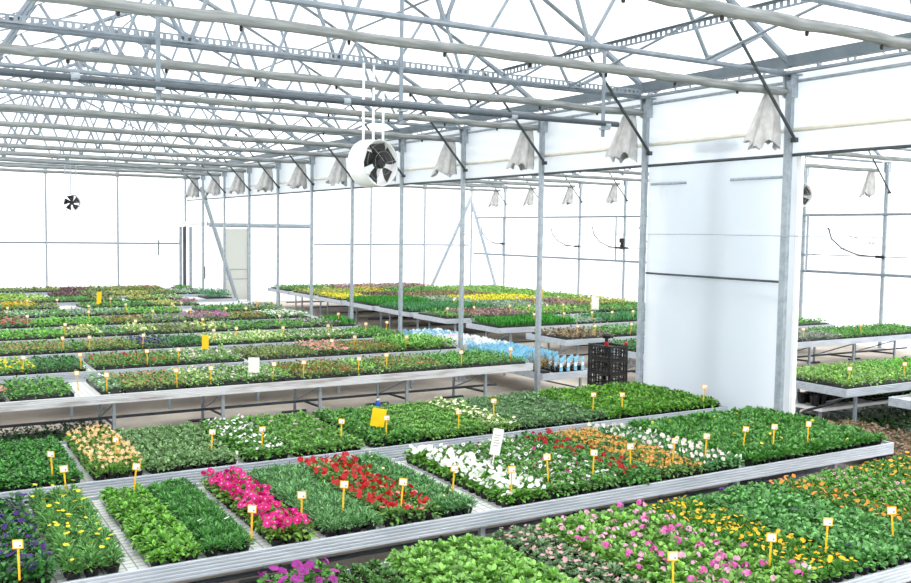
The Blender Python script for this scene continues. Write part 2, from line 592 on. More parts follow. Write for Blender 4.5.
def species_meshes(key, nvar=4):
    if key not in VARS:
        sp = SPECIES[key]
        rng = np.random.default_rng(abs(hash(sp['name'])) % 1000 if False else sum(map(ord, key)))
        leafm = [LEAF(*sp['leaf'])]
        petm = [PETAL(*c) for c in sp['pet']]
        out = []
        # sparse flowers: more variants so that only a few plants bloom
        sparse = any(0 < f['n'] < .35 for f in sp['fl'])
        nv = 12 if sparse else nvar
        for i in range(nv):
            fol, blo = plant_chunks(sp, rng, 0)
            fm = chunks_to_mesh('foliage', fol, leafm)
            bm = chunks_to_mesh('blossoms', blo, petm) if blo else None
            out.append((fm, bm))
        VARS[key] = out
        if sparse:
            base = dict(sp)
            tot = {id(f): f['n'] for f in sp['fl']}
            # exact share of blooming plants is drawn per plant below
            bare, bloom = [], []
            for i in range(6):
                fol, _ = plant_chunks({**sp, 'fl': []}, rng, 0)
                bare.append((chunks_to_mesh('foliage', fol, leafm), None))
                _, blo = plant_chunks({**sp, 'fl': [{**f, 'n': 1} for f in sp['fl'][:1]]}, rng, 0)
                bloom.append((bare[-1][0], chunks_to_mesh('blossoms', blo, petm)))
            if all(f['n'] < .35 for f in sp['fl']):
                VARS[key] = ('sparse', bare, bloom, sum(f['n'] for f in sp['fl']))
    return VARS[key]


PR = random.Random(5)
COUNT = {}


def place_plant(key, x, y, z, label, group, rnd=PR):
    sp = SPECIES[key]
    vs = species_meshes(key)
    if isinstance(vs, tuple):
        _, bare, bloom, share = vs
        fm, bm = rnd.choice(bloom if rnd.random() < share else bare)
    else:
        fm, bm = rnd.choice(vs)
    COUNT[sp['name']] = COUNT.get(sp['name'], 0) + 1
    root = bpy.data.objects.new(sp['name'], None)
    root.empty_display_size = .03
    COL.objects.link(root)
    root.location = (x, y, z)
    s = rnd.uniform(.82, 1.2)
    tag(root, label, 'potted plant', group)
    a = rnd.uniform(0, 6.283)
    p = link('pot', POT_MESH, root)
    f = link('foliage', fm, root, (0, 0, POT_H), a)
    f.scale = (s, s, s * rnd.uniform(.9, 1.1))
    if bm:
        b = link('blossoms', bm, root, (0, 0, POT_H), a)
        b.scale = f.scale
    return root


BENCH_Z = .73
PITCH_POT = .112


def pot_block(key, x0, x1, y0, y1, label, group, skip=None):
    pitch = SPECIES[key].get('pitch', PITCH_POT)
    nx = max(1, int(round((x1 - x0) / pitch)))
    ny = max(1, int(round((y1 - y0) / pitch)))
    dx, dy = (x1 - x0) / nx, (y1 - y0) / ny
    for i in range(nx):
        for j in range(ny):
            x, y = x0 + dx * (i + .5), y0 + dy * (j + .5)
            if skip and skip(x, y):
                continue
            if not in_frame(x, y, .9):
                continue
            place_plant(key, x + PR.uniform(-.008, .008), y + PR.uniform(-.008, .008), BENCH_Z, label, group)


BLOCKS = []   # (bench, x0, x1, y0, y1, short name) for the stake labels


def near_block(bench, key, x0, x1, y0, y1, label, short):
    pot_block(key, x0 + .02, x1 - .01, y0, y1, label, short + ' on the ' + BENCH_NAME[bench])
    BLOCKS.append((bench, x0, x1, y0, y1, short))


BENCH_NAME = {'b0': 'nearest bench', 'b1': 'second bench', 'b2': 'third bench', 'b3': 'fourth bench', 'b4': 'fifth bench', 'b5': 'sixth bench',
              'b6': 'seventh bench', 'b7': 'eighth bench', 'b8': 'ninth bench', 'b9': 'tenth bench', 'b10': 'eleventh bench', 'b11': 'twelfth bench', 'b12': 'thirteenth bench',
              'R0': 'nearest right-house bench', 'R1': 'second right-house bench', 'R2': 'third right-house bench', 'R3': 'fourth right-house bench',
              'R4': 'fifth right-house bench', 'R5': 'sixth right-house bench', 'R6': 'seventh right-house bench', 'R7': 'eighth right-house bench',
              'R8': 'ninth right-house bench', 'R9': 'tenth right-house bench', 'R10': 'eleventh right-house bench'}

# bench: (x0, x1, y0, y1)
BENCH = {'b0': (.6, 9.7, 3.92, 5.76), 'b1': (.1, 9.72, 6.42, 8.40), 'b2': (.1, 9.7, 8.88, 10.74), 'b3': (.1, 9.7, 13.44, 14.95)}
for i, y in enumerate([15.76, 18.12, 20.52, 22.92, 25.32, 27.72, 30.12, 32.52, 34.9]):
    BENCH['b%d' % (i + 4)] = (.3, 9.6, y, y + 1.5)
for i, (y, x1) in enumerate([(6.35, 22.4), (9.04, 22.4), (13.6, 22.4), (16.05, 21.46), (18.7, 21.46), (21.2, 21.46), (23.3, 21.46), (25.7, 21.46), (28.1, 21.46), (30.5, 21.46), (32.9, 19.0)]):
    BENCH['R%d' % i] = (12.44, x1, y, y + ((1.65 if i == 1 else 1.5 if i < 5 else 1.85 if i == 5 else 2.22) if i else 1.99))


# ------------------------------------------------------------------ benches
def rail_profile():
    """ribbed aluminium edge, outline in (depth, z); depth 0 is the outer face, top at z=0"""
    out = [(0.0, -.004), (.004, 0)]
    outer = []
    h, n = .13, 5
    for i in range(n):
        z0 = -h * i / n
        z1 = -h * (i + 1) / n
        outer += [(0.0, z0 - .005), (0.0, z1 + .008), (.006, z1 + .006), (.006, z1 + .001)]
    inner = [(.03, -h), (.03, -.03), (.022, -.03), (.022, 0)]
    return [(.003, 0)] + outer + inner


PROF = rail_profile()


def rail_mb(p0, p1, inward, zt):
    """extrude the rail outline from p0 to p1, inward: unit vector into the bench"""
    m = MB()
    k = len(PROF)
    vs = []
    for p in (p0, p1):
        for d, z in PROF:
            vs.append((p[0] + inward[0] * d, p[1] + inward[1] * d, zt + z))
    fs = [(i, (i + 1) % k, k + (i + 1) % k, k + i) for i in range(k)]
    fs += [tuple(range(k))[::-1], tuple(range(k, 2 * k))]
    return m.add(vs, fs)


def make_bench(key, label, legs=True, dirty=False, group=None, step=1.56, first=None):
    x0, x1, y0, y1 = BENCH[key]
    zt = .76
    cx, cy = (x0 + x1) / 2, (y0 + y1) / 2
    root = thing('rolling_bench', label, 'greenhouse bench', (cx, cy, 0), 0, group)
    X0, X1, Y0, Y1 = x0 - cx, x1 - cx, y0 - cy, y1 - cy
    am = ALU_DIRTY if dirty else ALU
    rail_mb((X0, Y0), (X1, Y0), (0, 1), zt).build('side_rail', am, root)
    rail_mb((X1, Y1), (X0, Y1), (0, -1), zt).build('side_rail', ALU, root)
    rail_mb((X0, Y1 - .031), (X0, Y0 + .031), (1, 0), zt).build('end_rail', ALU if not dirty else ALU, root)
    rail_mb((X1, Y0 + .031), (X1, Y1 - .031), (-1, 0), zt).build('end_rail', ALU, root)
    MB().box(X0 + .031, X1 - .031, Y0 + .031, Y1 - .031, BENCH_Z - .02, BENCH_Z).build('bench_floor', BENCHMESH, root)
    MB().tube([(X0 + .25, Y0 + .8, .28), (X1 - .25, Y0 + .8, .28)], .022, 8).build('roller_pipe', DARKPIPE, root)
    for yy in (Y0 + .2, Y1 - .25):
        MB().box(X0 + .05, X1 - .05, yy - .02, yy + .02, .645, .71).build('support_beam', GALV, root)
    if legs:
        xs = []
        x = (first if first is not None else x0 + .5) - cx
        while x < X1 - .15:
            xs.append(x)
            x += step
        for x in xs:
            MB().box(x - .022, x + .022, Y0 + .18, Y0 + .224, 0, .645).build('leg', GALV, root)
            MB().tube([(x, Y0 + .2, .28), (x, Y0 + .9, .26)], .02, 6).build('foot_bar', DARKSTEEL, root)
            MB().box(x - .02, x + .02, Y0 + 1.27, Y0 + 1.31, .03, .70).build('leg', GALV, root)
            MB().box(x - .22, x + .2, Y0 + 1.26, Y0 + 1.32, 0, .035).build('foot', DARKSTEEL, root)
            MB().tube([(x, Y0 + .2, .6), (x, Y0 + 1.29, .2)], .014, 6).build('cross_brace', GALV, root)
    else:
        for x in (X0 + .4, 0, X1 - .4):
            for y in (Y0 + .2, Y1 - .25):
                MB().box(x - .022, x + .022, y - .022, y + .022, 0, .645).build('leg', GALV, root)
    return root


BENCH_LABEL = {
    'b0': 'nearest aluminium bench, with pink geraniums and yellow marigolds',
    'b1': 'second aluminium bench, long ribbed edge under the pink, red and white flower strips',
    'b2': 'third aluminium bench, at the concrete aisle, with peach and cream flowers',
    'b3': 'weathered aluminium bench just across the concrete aisle, brown stains along its edge',
    'b4': 'aluminium bench directly behind the one with the stained edge',
    'b5': 'aluminium bench holding the small strip of dark purple flowers',
    'b6': 'aluminium bench holding the first cream-yellow flower blocks',
    'b7': 'far aluminium bench holding the block of magenta flowers',
    'b8': 'far aluminium bench with grey-green and bright green seedlings',
    'b9': 'far aluminium bench with orange-yellow flowers at its visible end',
    'b10': 'far aluminium bench with lime-green seedlings',
    'b11': 'far aluminium bench, last but one before the back wall',
    'b12': 'last aluminium bench, against the white back wall',
    'R0': 'right-house bench whose bare white end juts in at the right edge',
    'R1': 'right-house bench with the bright leafy seedlings and open corner leg',
    'R2': 'right-house bench with black pots stored beneath it',
    'R3': 'right-house bench of brown and green seedlings behind the crates',
    'R4': 'right-house bench carrying the dense bright green grass trays',
    'R5': 'right-house bench carrying pinkish-brown seedlings',
    'R6': 'right-house bench behind the one with pinkish-brown seedlings',
    'R7': 'right-house bench carrying the bright yellow strip',
    'R8': 'right-house bench with olive-brown seedlings behind the yellow strip',
    'R9': 'right-house bench next to last before the far wall',
    'R10': 'farthest right-house bench with dull pink-brown seedlings',
}
for k in BENCH:
    full = k in ('b0', 'b1', 'b2', 'b3', 'b4', 'R0', 'R1', 'R2', 'R3', 'R4')
    make_bench(k, BENCH_LABEL[k], full, k == 'b3', 'aluminium rolling benches', 1.56, {'b3': 1.02, 'b1': 1.15}.get(k, None))


# ------------------------------------------------------------------ near plants: one object per pot
def nb(bench, rows, y0, y1):
    for key, x0, x1, label, short in rows:
        dx = 0 if bench == 'b0' else .05
        near_block(bench, key, x0 + dx, x1 + dx, y0, y1, label, short)


nb('b1', [
    ('purple_pansy', .2, .80, 'dark purple pansy in a black pot, second bench, beside the tall yellow daisies', 'dark purple pansies'),
    ('yellow_daisy', .82, 1.24, 'tall feathery yellow daisy in a black pot, second bench from the front', 'tall yellow daisies'),
    ('curly_green', 1.38, 1.77, 'bright green curly-leaved seedling in black pot, second bench, beside the bare strip by the daisies', 'curly green seedlings'),
    ('feathery_white', 1.77, 2.15, 'feathery green daisy seedling with rare white blooms, second bench, next to pink petunias', 'feathery white daisies'),
    ('pink_petunia', 2.26, 2.60, 'hot pink petunia in a black pot, second bench from the front', 'hot pink petunias'),
    ('feathery_blue', 2.68, 3.17, 'feathery blue-green seedling in black pot, second bench, between pink and red petunias', 'feathery blue-green seedlings'),
    ('red_petunia', 3.19, 3.70, 'scarlet petunia in a black pot, second bench, among feathery green seedlings', 'scarlet petunias'),
    ('yellow_bud', 3.72, 4.05, 'feathery green plant with pale yellow buds, second bench, next to scarlet petunias', 'yellow-budded seedlings'),
    ('white_pansy', 4.32, 4.80, 'white pansy in a black pot along the bare strip of the second bench', 'white pansies'),
    ('white_viola', 4.80, 5.66, 'small white and purple viola, second bench, between white pansies and red geraniums', 'white and purple violas'),
    ('red_geranium', 5.66, 6.12, 'deep red geranium in black pot, second bench, beside orange nemesias', 'deep red geraniums'),
    ('orange_nemesia', 6.12, 6.70, 'light orange nemesia in black pot, second bench, beside red geraniums', 'light orange nemesias'),
    ('cream_primrose', 6.70, 7.24, 'pale pink-white primrose in black pot, second bench, beside orange nemesias', 'pale pink primroses'),
    ('yellow_marigold_green', 7.32, 9.58, 'bushy dark green marigold with few yellow blooms, end of second bench by the white panel', 'leafy green marigolds'),
], 6.455, 8.32)
nb('b2', [
    ('dark_clump', .2, 1.37, 'compact dark green seedling at the visible start of the third bench', 'compact dark green seedlings'),
    ('peach_nemesia', 1.43, 1.93, 'peach-coloured snapdragon in black pot on the third bench', 'peach snapdragons'),
    ('grey_seedling', 1.94, 2.83, 'grey-green seedling on the third bench, between peach and white flowers', 'grey-green seedlings'),
    ('white_petunia', 2.88, 3.38, 'white petunia with dark leaves on the third bench, beside grey-green seedlings', 'white petunias'),
    ('mallow_pink', 3.40, 4.19, 'green seedling with rare mauve bloom, third bench, beside the white petunias', 'mauve-budded seedlings'),
    ('dark_leafy', 4.28, 4.86, 'broad-leaved green seedling on the third bench, under the tilted yellow card', 'broad-leaved seedlings'),
    ('light_seedling', 4.86, 5.80, 'fresh green seedling on the third bench, between yellow card and cream primroses', 'fresh green seedlings'),
    ('cream_primula', 5.80, 6.25, 'cream-yellow primrose in the narrow strip on the third bench', 'cream primroses'),
    ('purple_tinge', 6.25, 7.56, 'purple-tinged seedling on the third bench, beside the cream primroses', 'purple-tinged seedlings'),
    ('glossy_seedling', 7.56, 9.56, 'glossy bright green seedling at the panel end of the third bench', 'glossy green seedlings'),
], 8.92, 10.66)
nb('b0', [
    ('magenta_petunia', 1.95, 2.42, 'magenta-purple petunia at the back corner of the nearest bench', 'magenta petunias'),
    ('small_dark', 2.43, 2.84, 'small tufted dark seedling on the nearest bench, beside magenta petunias', 'small tufted seedlings'),
    ('light_leafy', 2.86, 3.72, 'pale green broad-leaved plant on the nearest bench, before the dusky pink ones', 'pale green leafy plants'),
    ('dull_pink', 3.74, 4.15, 'dusky pink small-flowered plant on the nearest bench, beside the pink geraniums', 'dusky pink bedding plants'),
    ('pink_geranium', 4.16, 5.20, 'pink geranium with pale green leaves on the nearest bench', 'pink geraniums'),
    ('yellow_marigold', 5.20, 5.70, 'golden yellow marigold on the nearest bench, beside the pink geraniums', 'golden yellow marigolds'),
    ('pansy_leafy', 5.71, 6.70, 'blue-green leafy plant on the nearest bench, between yellow and orange marigolds', 'blue-green leafy plants'),
    ('orange_marigold', 6.70, 7.10, 'orange marigold in the strip on the nearest bench', 'orange marigolds'),
    ('calibrachoa', 7.11, 7.78, 'dusky pink dark-eyed calibrachoa at the far side of the nearest bench', 'dusky calibrachoas'),
    ('golden_tagetes', 7.79, 9.6, 'amber marigold at the right end of the nearest bench', 'amber marigolds'),
], 3.96, 5.70)


# ------------------------------------------------------------------ far plants: one object per block
FAR_CACHE = {}


def far_variants(sp, lod, nv=6):
    k = (sp['name'], lod)
    if k not in FAR_CACHE:
        rng = np.random.default_rng(sum(map(ord, sp['name'])) + lod)
        FAR_CACHE[k] = [plant_chunks(sp, rng, lod) for _ in range(nv)]
    return FAR_CACHE[k]


def far_block(sp, x0, x1, y0, y1, label, group, z=BENCH_Z, lod=1, pitch=.118, tray=True, clip=None):
    rng = np.random.default_rng(int(x0 * 100 + y0 * 977) % 99991)
    nx, ny = max(1, int((x1 - x0) / pitch)), max(1, int((y1 - y0) / pitch))
    dx, dy = (x1 - x0) / nx, (y1 - y0) / ny
    vs = far_variants(sp, lod)
    V, groups, off = [], [], 0
    th = .05 if tray else .0
    pos = [(x0 + dx * (i + .5), y0 + dy * (j + .5)) for i in range(nx) for j in range(ny)]
    pos = np.array(pos) + rng.uniform(-.012, .012, (len(pos), 2))
    which = rng.integers(0, len(vs), len(pos))
    for k, (fol, blo) in enumerate(vs):
        P = pos[which == k]
        if not len(P):
            continue
        n = len(P)
        a = rng.random(n) * 6.283
        s = rng.uniform(.85, 1.2, n)
        ca, sa = np.cos(a) * s, np.sin(a) * s
        for mi0, ch in ((1, fol), (2, blo)):
            for v, fs, m in ch:
                X = v[None, :, 0] * ca[:, None] - v[None, :, 1] * sa[:, None] + P[:, 0:1]
                Y = v[None, :, 0] * sa[:, None] + v[None, :, 1] * ca[:, None] + P[:, 1:2]
                Z = np.repeat(v[None, :, 2], n, 0) * s[:, None] + z + th
                V.append(np.stack([X, Y, Z], -1).reshape(-1, 3))
                base = (np.arange(n) * len(v))[:, None, None] + off
                for f in fs:
                    groups.append(((base + f[None]).reshape(-1, f.shape[1]), mi0 + m))
                off += n * len(v)
    # black tray under the plants
    e = .012
    tv = np.array([(x0 + e, y0 + e, z), (x1 - e, y0 + e, z), (x1 - e, y1 - e, z), (x0 + e, y1 - e, z), (x0 + e, y0 + e, z + .06), (x1 - e, y0 + e, z + .06), (x1 - e, y1 - e, z + .06), (x0 + e, y1 - e, z + .06)])
    V.append(tv)
    groups.append((np.array([(3, 2, 1, 0), (4, 5, 6, 7), (0, 1, 5, 4), (1, 2, 6, 5), (2, 3, 7, 6), (3, 0, 4, 7)]) + off, 0))
    allV = np.concatenate(V)
    cx, cy = (x0 + x1) / 2, (y0 + y1) / 2
    allV[:, 0] -= cx; allV[:, 1] -= cy; allV[:, 2] -= z
    me = raw_mesh(sp['name'], allV, groups, [BLACKP, LEAF(*sp['leaf'])] + [PETAL(*c) for c in sp['pet']])
    o = link(sp['name'], me, None, (cx, cy, z))
    tag(o, label, 'bedding plants', group, 'stuff')
    return o


def FS(name, leaf, h=.1, fl=None, pet=None, form='mound', n=34, l=.046, w=.03, r=.085):
    return SP(name, leaf, h, r, n, l, w, form, fl, pet)


FAR = {
    'green': FS('green_seedlings', G_MID),
    'dark': FS('dark_green_seedlings', G_DARK),
    'bright': FS('bright_green_seedlings', ('#4aa52a', '#7fca40')),
    'light': FS('light_green_seedlings', G_LIGHT),
    'tall_light': FS('tall_leafy_seedlings', ('#5aa83a', '#93d060'), .19, n=46, l=.055, w=.036),
    'lime': FS('lime_green_seedlings', G_LIME, .2),
    'grey': FS('grey_green_seedlings', ('#6f9c74', '#a3c2a2'), .1),
    'olive': FS('olive_green_seedlings', ('#627f38', '#92a95c'), .1),
    'brown': FS('brown_leaved_seedlings', ('#7b6a44', '#a08d62'), .08),
    'pinkbrown': FS('pink_brown_seedlings', ('#8d6f68', '#b89a90'), .1),
    'plum': FS('plum_leaved_seedlings', ('#5d4244', '#86625f'), .1),
    'yellowgreen': FS('yellow_green_seedlings', ('#9bb03a', '#c4cc66'), .11),
    'yellow': FS('bright_yellow_flowers', ('#b9c62a', '#dfe03a'), .1, [FL(3, .024)], [('#efe21c', '#f6ec3a')]),
    'rust': FS('rust_red_seedlings', ('#5c8a3a', '#8bb056'), .09, [FL(3.6, .018, notch=.6)], [('#a8562e', '#c27648')]),
    'salmon': FS('orange_flecked_seedlings', ('#558f3c', '#88b75a'), .09, [FL(2.0, .017, notch=.6)], [('#cf7a56', '#dd9a76')]),
    'redgreen': FS('red_flowering_seedlings', ('#4d8f3c', '#7fb556'), .1, [FL(1.2, .022)], [('#c22f38', '#d8525a')]),
    'whitepink': FS('pale_pink_flowering_seedlings', ('#549a42', '#8abf66'), .1, [FL(1.7, .02)], [('#f0d3d2', '#f8ebe6')]),
    'white': FS('white_flowers', ('#5aa050', '#8fc57a'), .11, [FL(3.2, .028)], [('#f2f0e8', '#ffffff')]),
    'whitegreen': FS('white_flowering_seedlings', ('#5a9c52', '#93c285'), .1, [FL(1.6, .022)], [('#eef0ea', '#fafaf6')]),
    'cream': FS('cream_yellow_flowers', ('#5f9f44', '#96c765'), .11, [FL(3.2, .026)], [('#efdf9c', '#f8f0c6')]),
    'creamgreen': FS('cream_flowering_seedlings', ('#6faf48', '#a2d36e'), .1, [FL(1.7, .022)], [('#ece9b0', '#f6f4cc')]),
    'coral': FS('coral_pink_flowers', ('#4f8f45', '#7fb265'), .12, [FL(3.2, .028)], [('#e2948c', '#f0b8ac')]),
    'yellowflw': FS('yellow_flowering_seedlings', ('#4f9a3a', '#84c05a'), .1, [FL(1.8, .02)], [('#e8d01c', '#f2e044')]),
    'purple': FS('purple_flowers', ('#3f7f3c', '#6fa458'), .11, [FL(2.8, .024)], [('#3d1a72', '#5a3292')]),
    'mauve': FS('mauve_pink_flowers', ('#5a9148', '#8cb46c'), .12, [FL(6, .026)], [('#b4549e', '#d07cba')]),
    'lilac': FS('lilac_flowering_seedlings', ('#5a9148', '#8cb46c'), .11, [FL(1.8, .022)], [('#b88cc4', '#d2b0da')]),
    'redflw': FS('red_pink_flowers', ('#4f8f45', '#7fb265'), .12, [FL(3.4, .028)], [('#cc4652', '#e07c80')]),
    'orangeyel': FS('orange_yellow_flowers', ('#6f9a34', '#9fc050'), .13, [FL(3.4, .028)], [('#f0a81a', '#f6cc30')]),
    'grass': FS('grass_like_seedlings', ('#2f9230', '#5cbc48'), .1, None, None, 'grass', 60, .1, .016, .085),
    'bluegrass': FS('slender_green_seedlings', ('#3a8f4c', '#6ab474'), .08, None, None, 'grass', 50, .08, .018, .085),
    'tealtall': FS('tall_teal_seedlings', ('#3f8a58', '#6cb080'), .34, None, None, 'feathery', 50, .06, .02),
    'wispy': FS('wispy_olive_bushes', ('#6a7d3a', '#a68a4c'), .42, None, None, 'feathery', 70, .16, .02, .12),
    'lavgreen': FS('lavender_green_seedlings', ('#6f9164', '#a0ad98'), .11, [FL(1.2, .016)], [('#a9a4b4', '#bcb6c4')]),
    'floorbrown': FS('brown_tipped_seedlings', ('#6f8a44', '#a07a64'), .1),
    'floordark': FS('dark_floor_plants', ('#2a5a2c', '#47753c'), .2),
}
LODS = {3: 1, 4: 1, 5: 1}
for key, rows in {
    'b3': [('coral', .3, 1.2, 'coral pink flowers'), ('green', 1.24, 2.05, 'clumpy green seedlings beside the coral pink flowers'), ('whitegreen', 2.40, 2.69, 'narrow white-flecked tray beside the bare grid'),
           ('salmon', 2.71, 3.57, 'orange-flecked seedlings before the white-flecked block'), ('creamgreen', 3.59, 4.03, 'pale cream-flecked seedlings left of the white card'), ('whitepink', 4.05, 5.04, 'pale pink-flecked seedlings by the white card'),
           ('light', 5.05, 5.25, 'thin strip of light seedlings before the rusty block'), ('rust', 5.26, 6.44, 'rust-red flecked seedlings'), ('light', 6.46, 6.8, 'light green strip between rusty and brownish blocks'),
           ('salmon', 6.82, 8.0, 'brown-green seedlings near the bench end'), ('green', 8.02, 9.6, 'green seedlings at the bench end beside the post')],
    'b4': [('yellowflw', .4, 1.85, 'yellow-flecked seedlings'), ('dark', 1.87, 2.58, 'dark green seedlings beside the yellow-flecked block'), ('redgreen', 2.74, 4.05, 'green seedlings with red flowers'),
           ('whitepink', 4.07, 5.2, 'pale pink-flecked seedlings behind the yellow card'), ('olive', 5.35, 6.55, 'mixed olive seedlings in the middle'), ('coral', 6.57, 7.3, 'pale coral flowers'),
           ('rust', 7.32, 8.3, 'rust-brown flecked seedlings'), ('tall_light', 8.32, 9.55, 'tall light leafy plants at the bench end')],
    'b5': [('salmon', .4, 2.75, 'orange-flecked seedlings'), ('salmon', 3.0, 3.9, 'pinkish-flecked seedlings before the purple strip'), ('green', 2.77, 2.98, 'thin green strip'), ('purple', 3.92, 4.5, 'dark purple flowers'),
           ('dark', 4.52, 5.28, 'dark green seedlings right of the purple flowers'), ('creamgreen', 5.3, 6.95, 'yellow-cream flecked seedlings'), ('whitepink', 6.97, 8.5, 'pale pink-flecked seedlings near the bench end'),
           ('green', 8.52, 9.55, 'green seedlings at the end of the bench')],
    'b6': [('bright', .4, 3.0, 'bright green seedlings'), ('cream', 3.02, 3.7, 'cream-yellow flowers'), ('green', 3.72, 4.2, 'green strip between two cream blocks'), ('cream', 4.22, 4.85, 'cream-apricot flowers, second cream block'),
           ('olive', 4.87, 5.7, 'olive-green seedlings'), ('cream', 5.72, 6.45, 'pale cream flowers, third cream block'), ('green', 6.47, 8.3, 'green seedlings right of the cream flowers'), ('lilac', 8.32, 9.15, 'lilac-flecked seedlings'), ('grass', 9.17, 9.55, 'grassy tuft row at the bench end')],
    'b7': [('redflw', .5, 2.64, 'red-pink flowers'), ('bright', 2.66, 4.2, 'bright green carpet seedlings'), ('rust', 4.22, 5.2, 'rust-brown seedlings'), ('lilac', 5.22, 6.15, 'lilac-flecked seedlings'), ('mauve', 6.17, 7.28, 'magenta flowers'),
           ('rust', 7.3, 8.2, 'brick-red seedlings right of the magenta block'), ('white', 8.22, 9.3, 'white flowers')],
    'b8': [('olive', .5, 2.3, 'olive seedlings'), ('whitegreen', 2.32, 3.4, 'white-flecked grey-green seedlings'), ('green', 3.42, 3.74, 'narrow green strip'), ('grey', 3.76, 4.35, 'grey-green seedlings'),
           ('whitegreen', 4.37, 5.2, 'pale white-flecked seedlings'), ('bright', 5.22, 6.66, 'vivid green seedlings'), ('green', 7.2, 8.5, 'green seedlings beyond the bare strip'), ('lilac', 8.52, 9.5, 'lilac flowers at the bench end')],
    'b9': [('green', .6, 2.4, 'green seedlings'), ('orangeyel', 2.42, 3.3, 'orange-yellow flowers'), ('olive', 3.32, 3.85, 'olive seedlings next to orange flowers'), ('green', 4.45, 6.4, 'leafy green plants'), ('yellowgreen', 6.42, 7.2, 'yellow-green plants'), ('mauve', 7.22, 7.75, 'mauve flowers at the bare end')],
    'b10': [('lime', .6, 3.8, 'lime-green carpet'), ('green', 3.82, 5.1, 'green seedlings'), ('olive', 5.12, 6.0, 'olive seedlings'), ('yellowgreen', 6.3, 7.0, 'yellow-green strip'), ('whitepink', 7.02, 7.9, 'pale flowering strip'), ('tealtall', 8.7, 9.5, 'tall teal-green tufts at the bench end')],
    'b11': [('grey', .6, 3.5, 'pale grey-green seedlings'), ('plum', 4.3, 5.2, 'dark plum-leaved seedlings'), ('olive', 5.22, 6.2, 'olive seedlings'), ('yellowgreen', 6.22, 7.3, 'yellow flowering strip'), ('rust', 7.32, 8.3, 'rust-coloured seedlings'), ('grey', 8.32, 9.5, 'grey-green seedlings at the far end')],
    'b12': [('olive', .6, 4.9, 'olive seedlings'), ('plum', 4.92, 5.8, 'plum-brown seedlings'), ('olive', 5.82, 7.0, 'olive seedlings between plum and rust blocks'), ('rust', 7.02, 8.4, 'rust seedlings'), ('green', 9.0, 9.5, 'green tufts at the end')],
    'R0': [('green', 12.9, 15.5, 'green seedlings')],
    'R1': [('light', 12.55, 14.6, 'bright light green leafy seedlings'), ('bright', 14.62, 17.0, 'vivid green seedlings'), ('olive', 17.02, 22.2, 'dark olive seedlings')],
    'R2': [('dark', 12.55, 16.6, 'dark green seedlings behind the crates'), ('lavgreen', 16.62, 18.6, 'lavender-tinged seedlings'), ('green', 18.62, 22.2, 'green seedlings at the far end')],
    'R3': [('brown', 12.55, 13.9, 'brown-leaved seedlings'), ('green', 13.92, 17.0, 'green seedlings beside the brown ones'), ('green', 17.02, 21.35, 'green seedlings by the panel edge')],
    'R4': [('grass', 12.55, 14.9, 'dense bright green grass trays'), ('grey', 14.92, 16.0, 'grey-green seedlings beside the grass trays'), ('bluegrass', 16.02, 21.3, 'slender green seedlings')],
    'R5': [('green', 12.55, 13.3, 'green leafy seedlings at the corner'), ('pinkbrown', 13.32, 15.3, 'pinkish-brown seedlings'), ('light', 15.32, 17.5, 'light green leafy seedlings'), ('green', 17.52, 21.3, 'green seedlings near the white card')],
    'R6': [('bluegrass', 12.55, 15.4, 'slender dark green seedlings'), ('grey', 15.42, 17.6, 'grey-green seedlings'), ('pinkbrown', 17.62, 19.2, 'pink-grey seedlings'), ('yellowgreen', 19.22, 21.3, 'yellow-green seedlings')],
    'R7': [('grass', 12.55, 14.6, 'grassy green seedlings'), ('yellow', 16.2, 19.2, 'bright yellow strip'), ('grey', 14.62, 16.18, 'grey-green seedlings before the yellow strip'), ('light', 19.22, 21.3, 'light green seedlings')],
    'R8': [('yellow', 12.55, 13.8, 'yellow flowering strip at the corner'), ('plum', 13.82, 15.2, 'plum-brown seedlings'), ('brown', 15.22, 18.6, 'olive-brown seedlings'), ('light', 18.62, 21.3, 'light leafy plants by the yellow card')],
    'R9': [('yellowgreen', 12.55, 14.8, 'yellow-green seedlings'), ('orangeyel', 14.82, 15.6, 'orange-yellow flowers'), ('green', 15.62, 18.0, 'green seedlings'), ('light', 18.02, 21.3, 'light green seedlings')],
    'R10': [('green', 12.55, 14.5, 'green seedlings'), ('pinkbrown', 14.52, 18.8, 'dull pink-brown seedlings')],
}.items():
    bx0, bx1, by0, by1 = BENCH[key]
    num = int(key[1:])
    lod = 1 if (key[0] == 'b' and num <= 5) or key in ('R0', 'R1', 'R2') else 2
    for s, x0, x1, desc in rows:
        far_block(FAR[s], x0, x1, by0 + .07, by1 - .07, 'block of %s, on the %s' % (desc, BENCH_NAME[key]), 'plant blocks on the ' + BENCH_NAME[key], lod=lod,
                  pitch=.118 if lod == 1 else .135)
        BLOCKS.append((key, x0, x1, by0, by1, desc))

far_block(FAR['floordark'], .9, 2.6, 12.9, 14.6, 'dark leafy plants standing on the floor under the stained bench', None, z=.02, lod=1, pitch=.13)
far_block(FAR['floordark'], .6, 2.4, 11.9, 12.7, 'low dark plants on the concrete in front of the stained bench', None, z=.0, lod=1, pitch=.12)
far_block(FAR['floorbrown'], 10.9, 12.35, 6.9, 8.9, 'brown-tipped green seedlings on a low tray beside the white bench end', None, z=.22, lod=1)
far_block(FAR['floordark'], 12.7, 16.4, 7.6, 10.6, 'dark green plants on the floor under the right-house benches', None, z=.0, lod=1, pitch=.2)


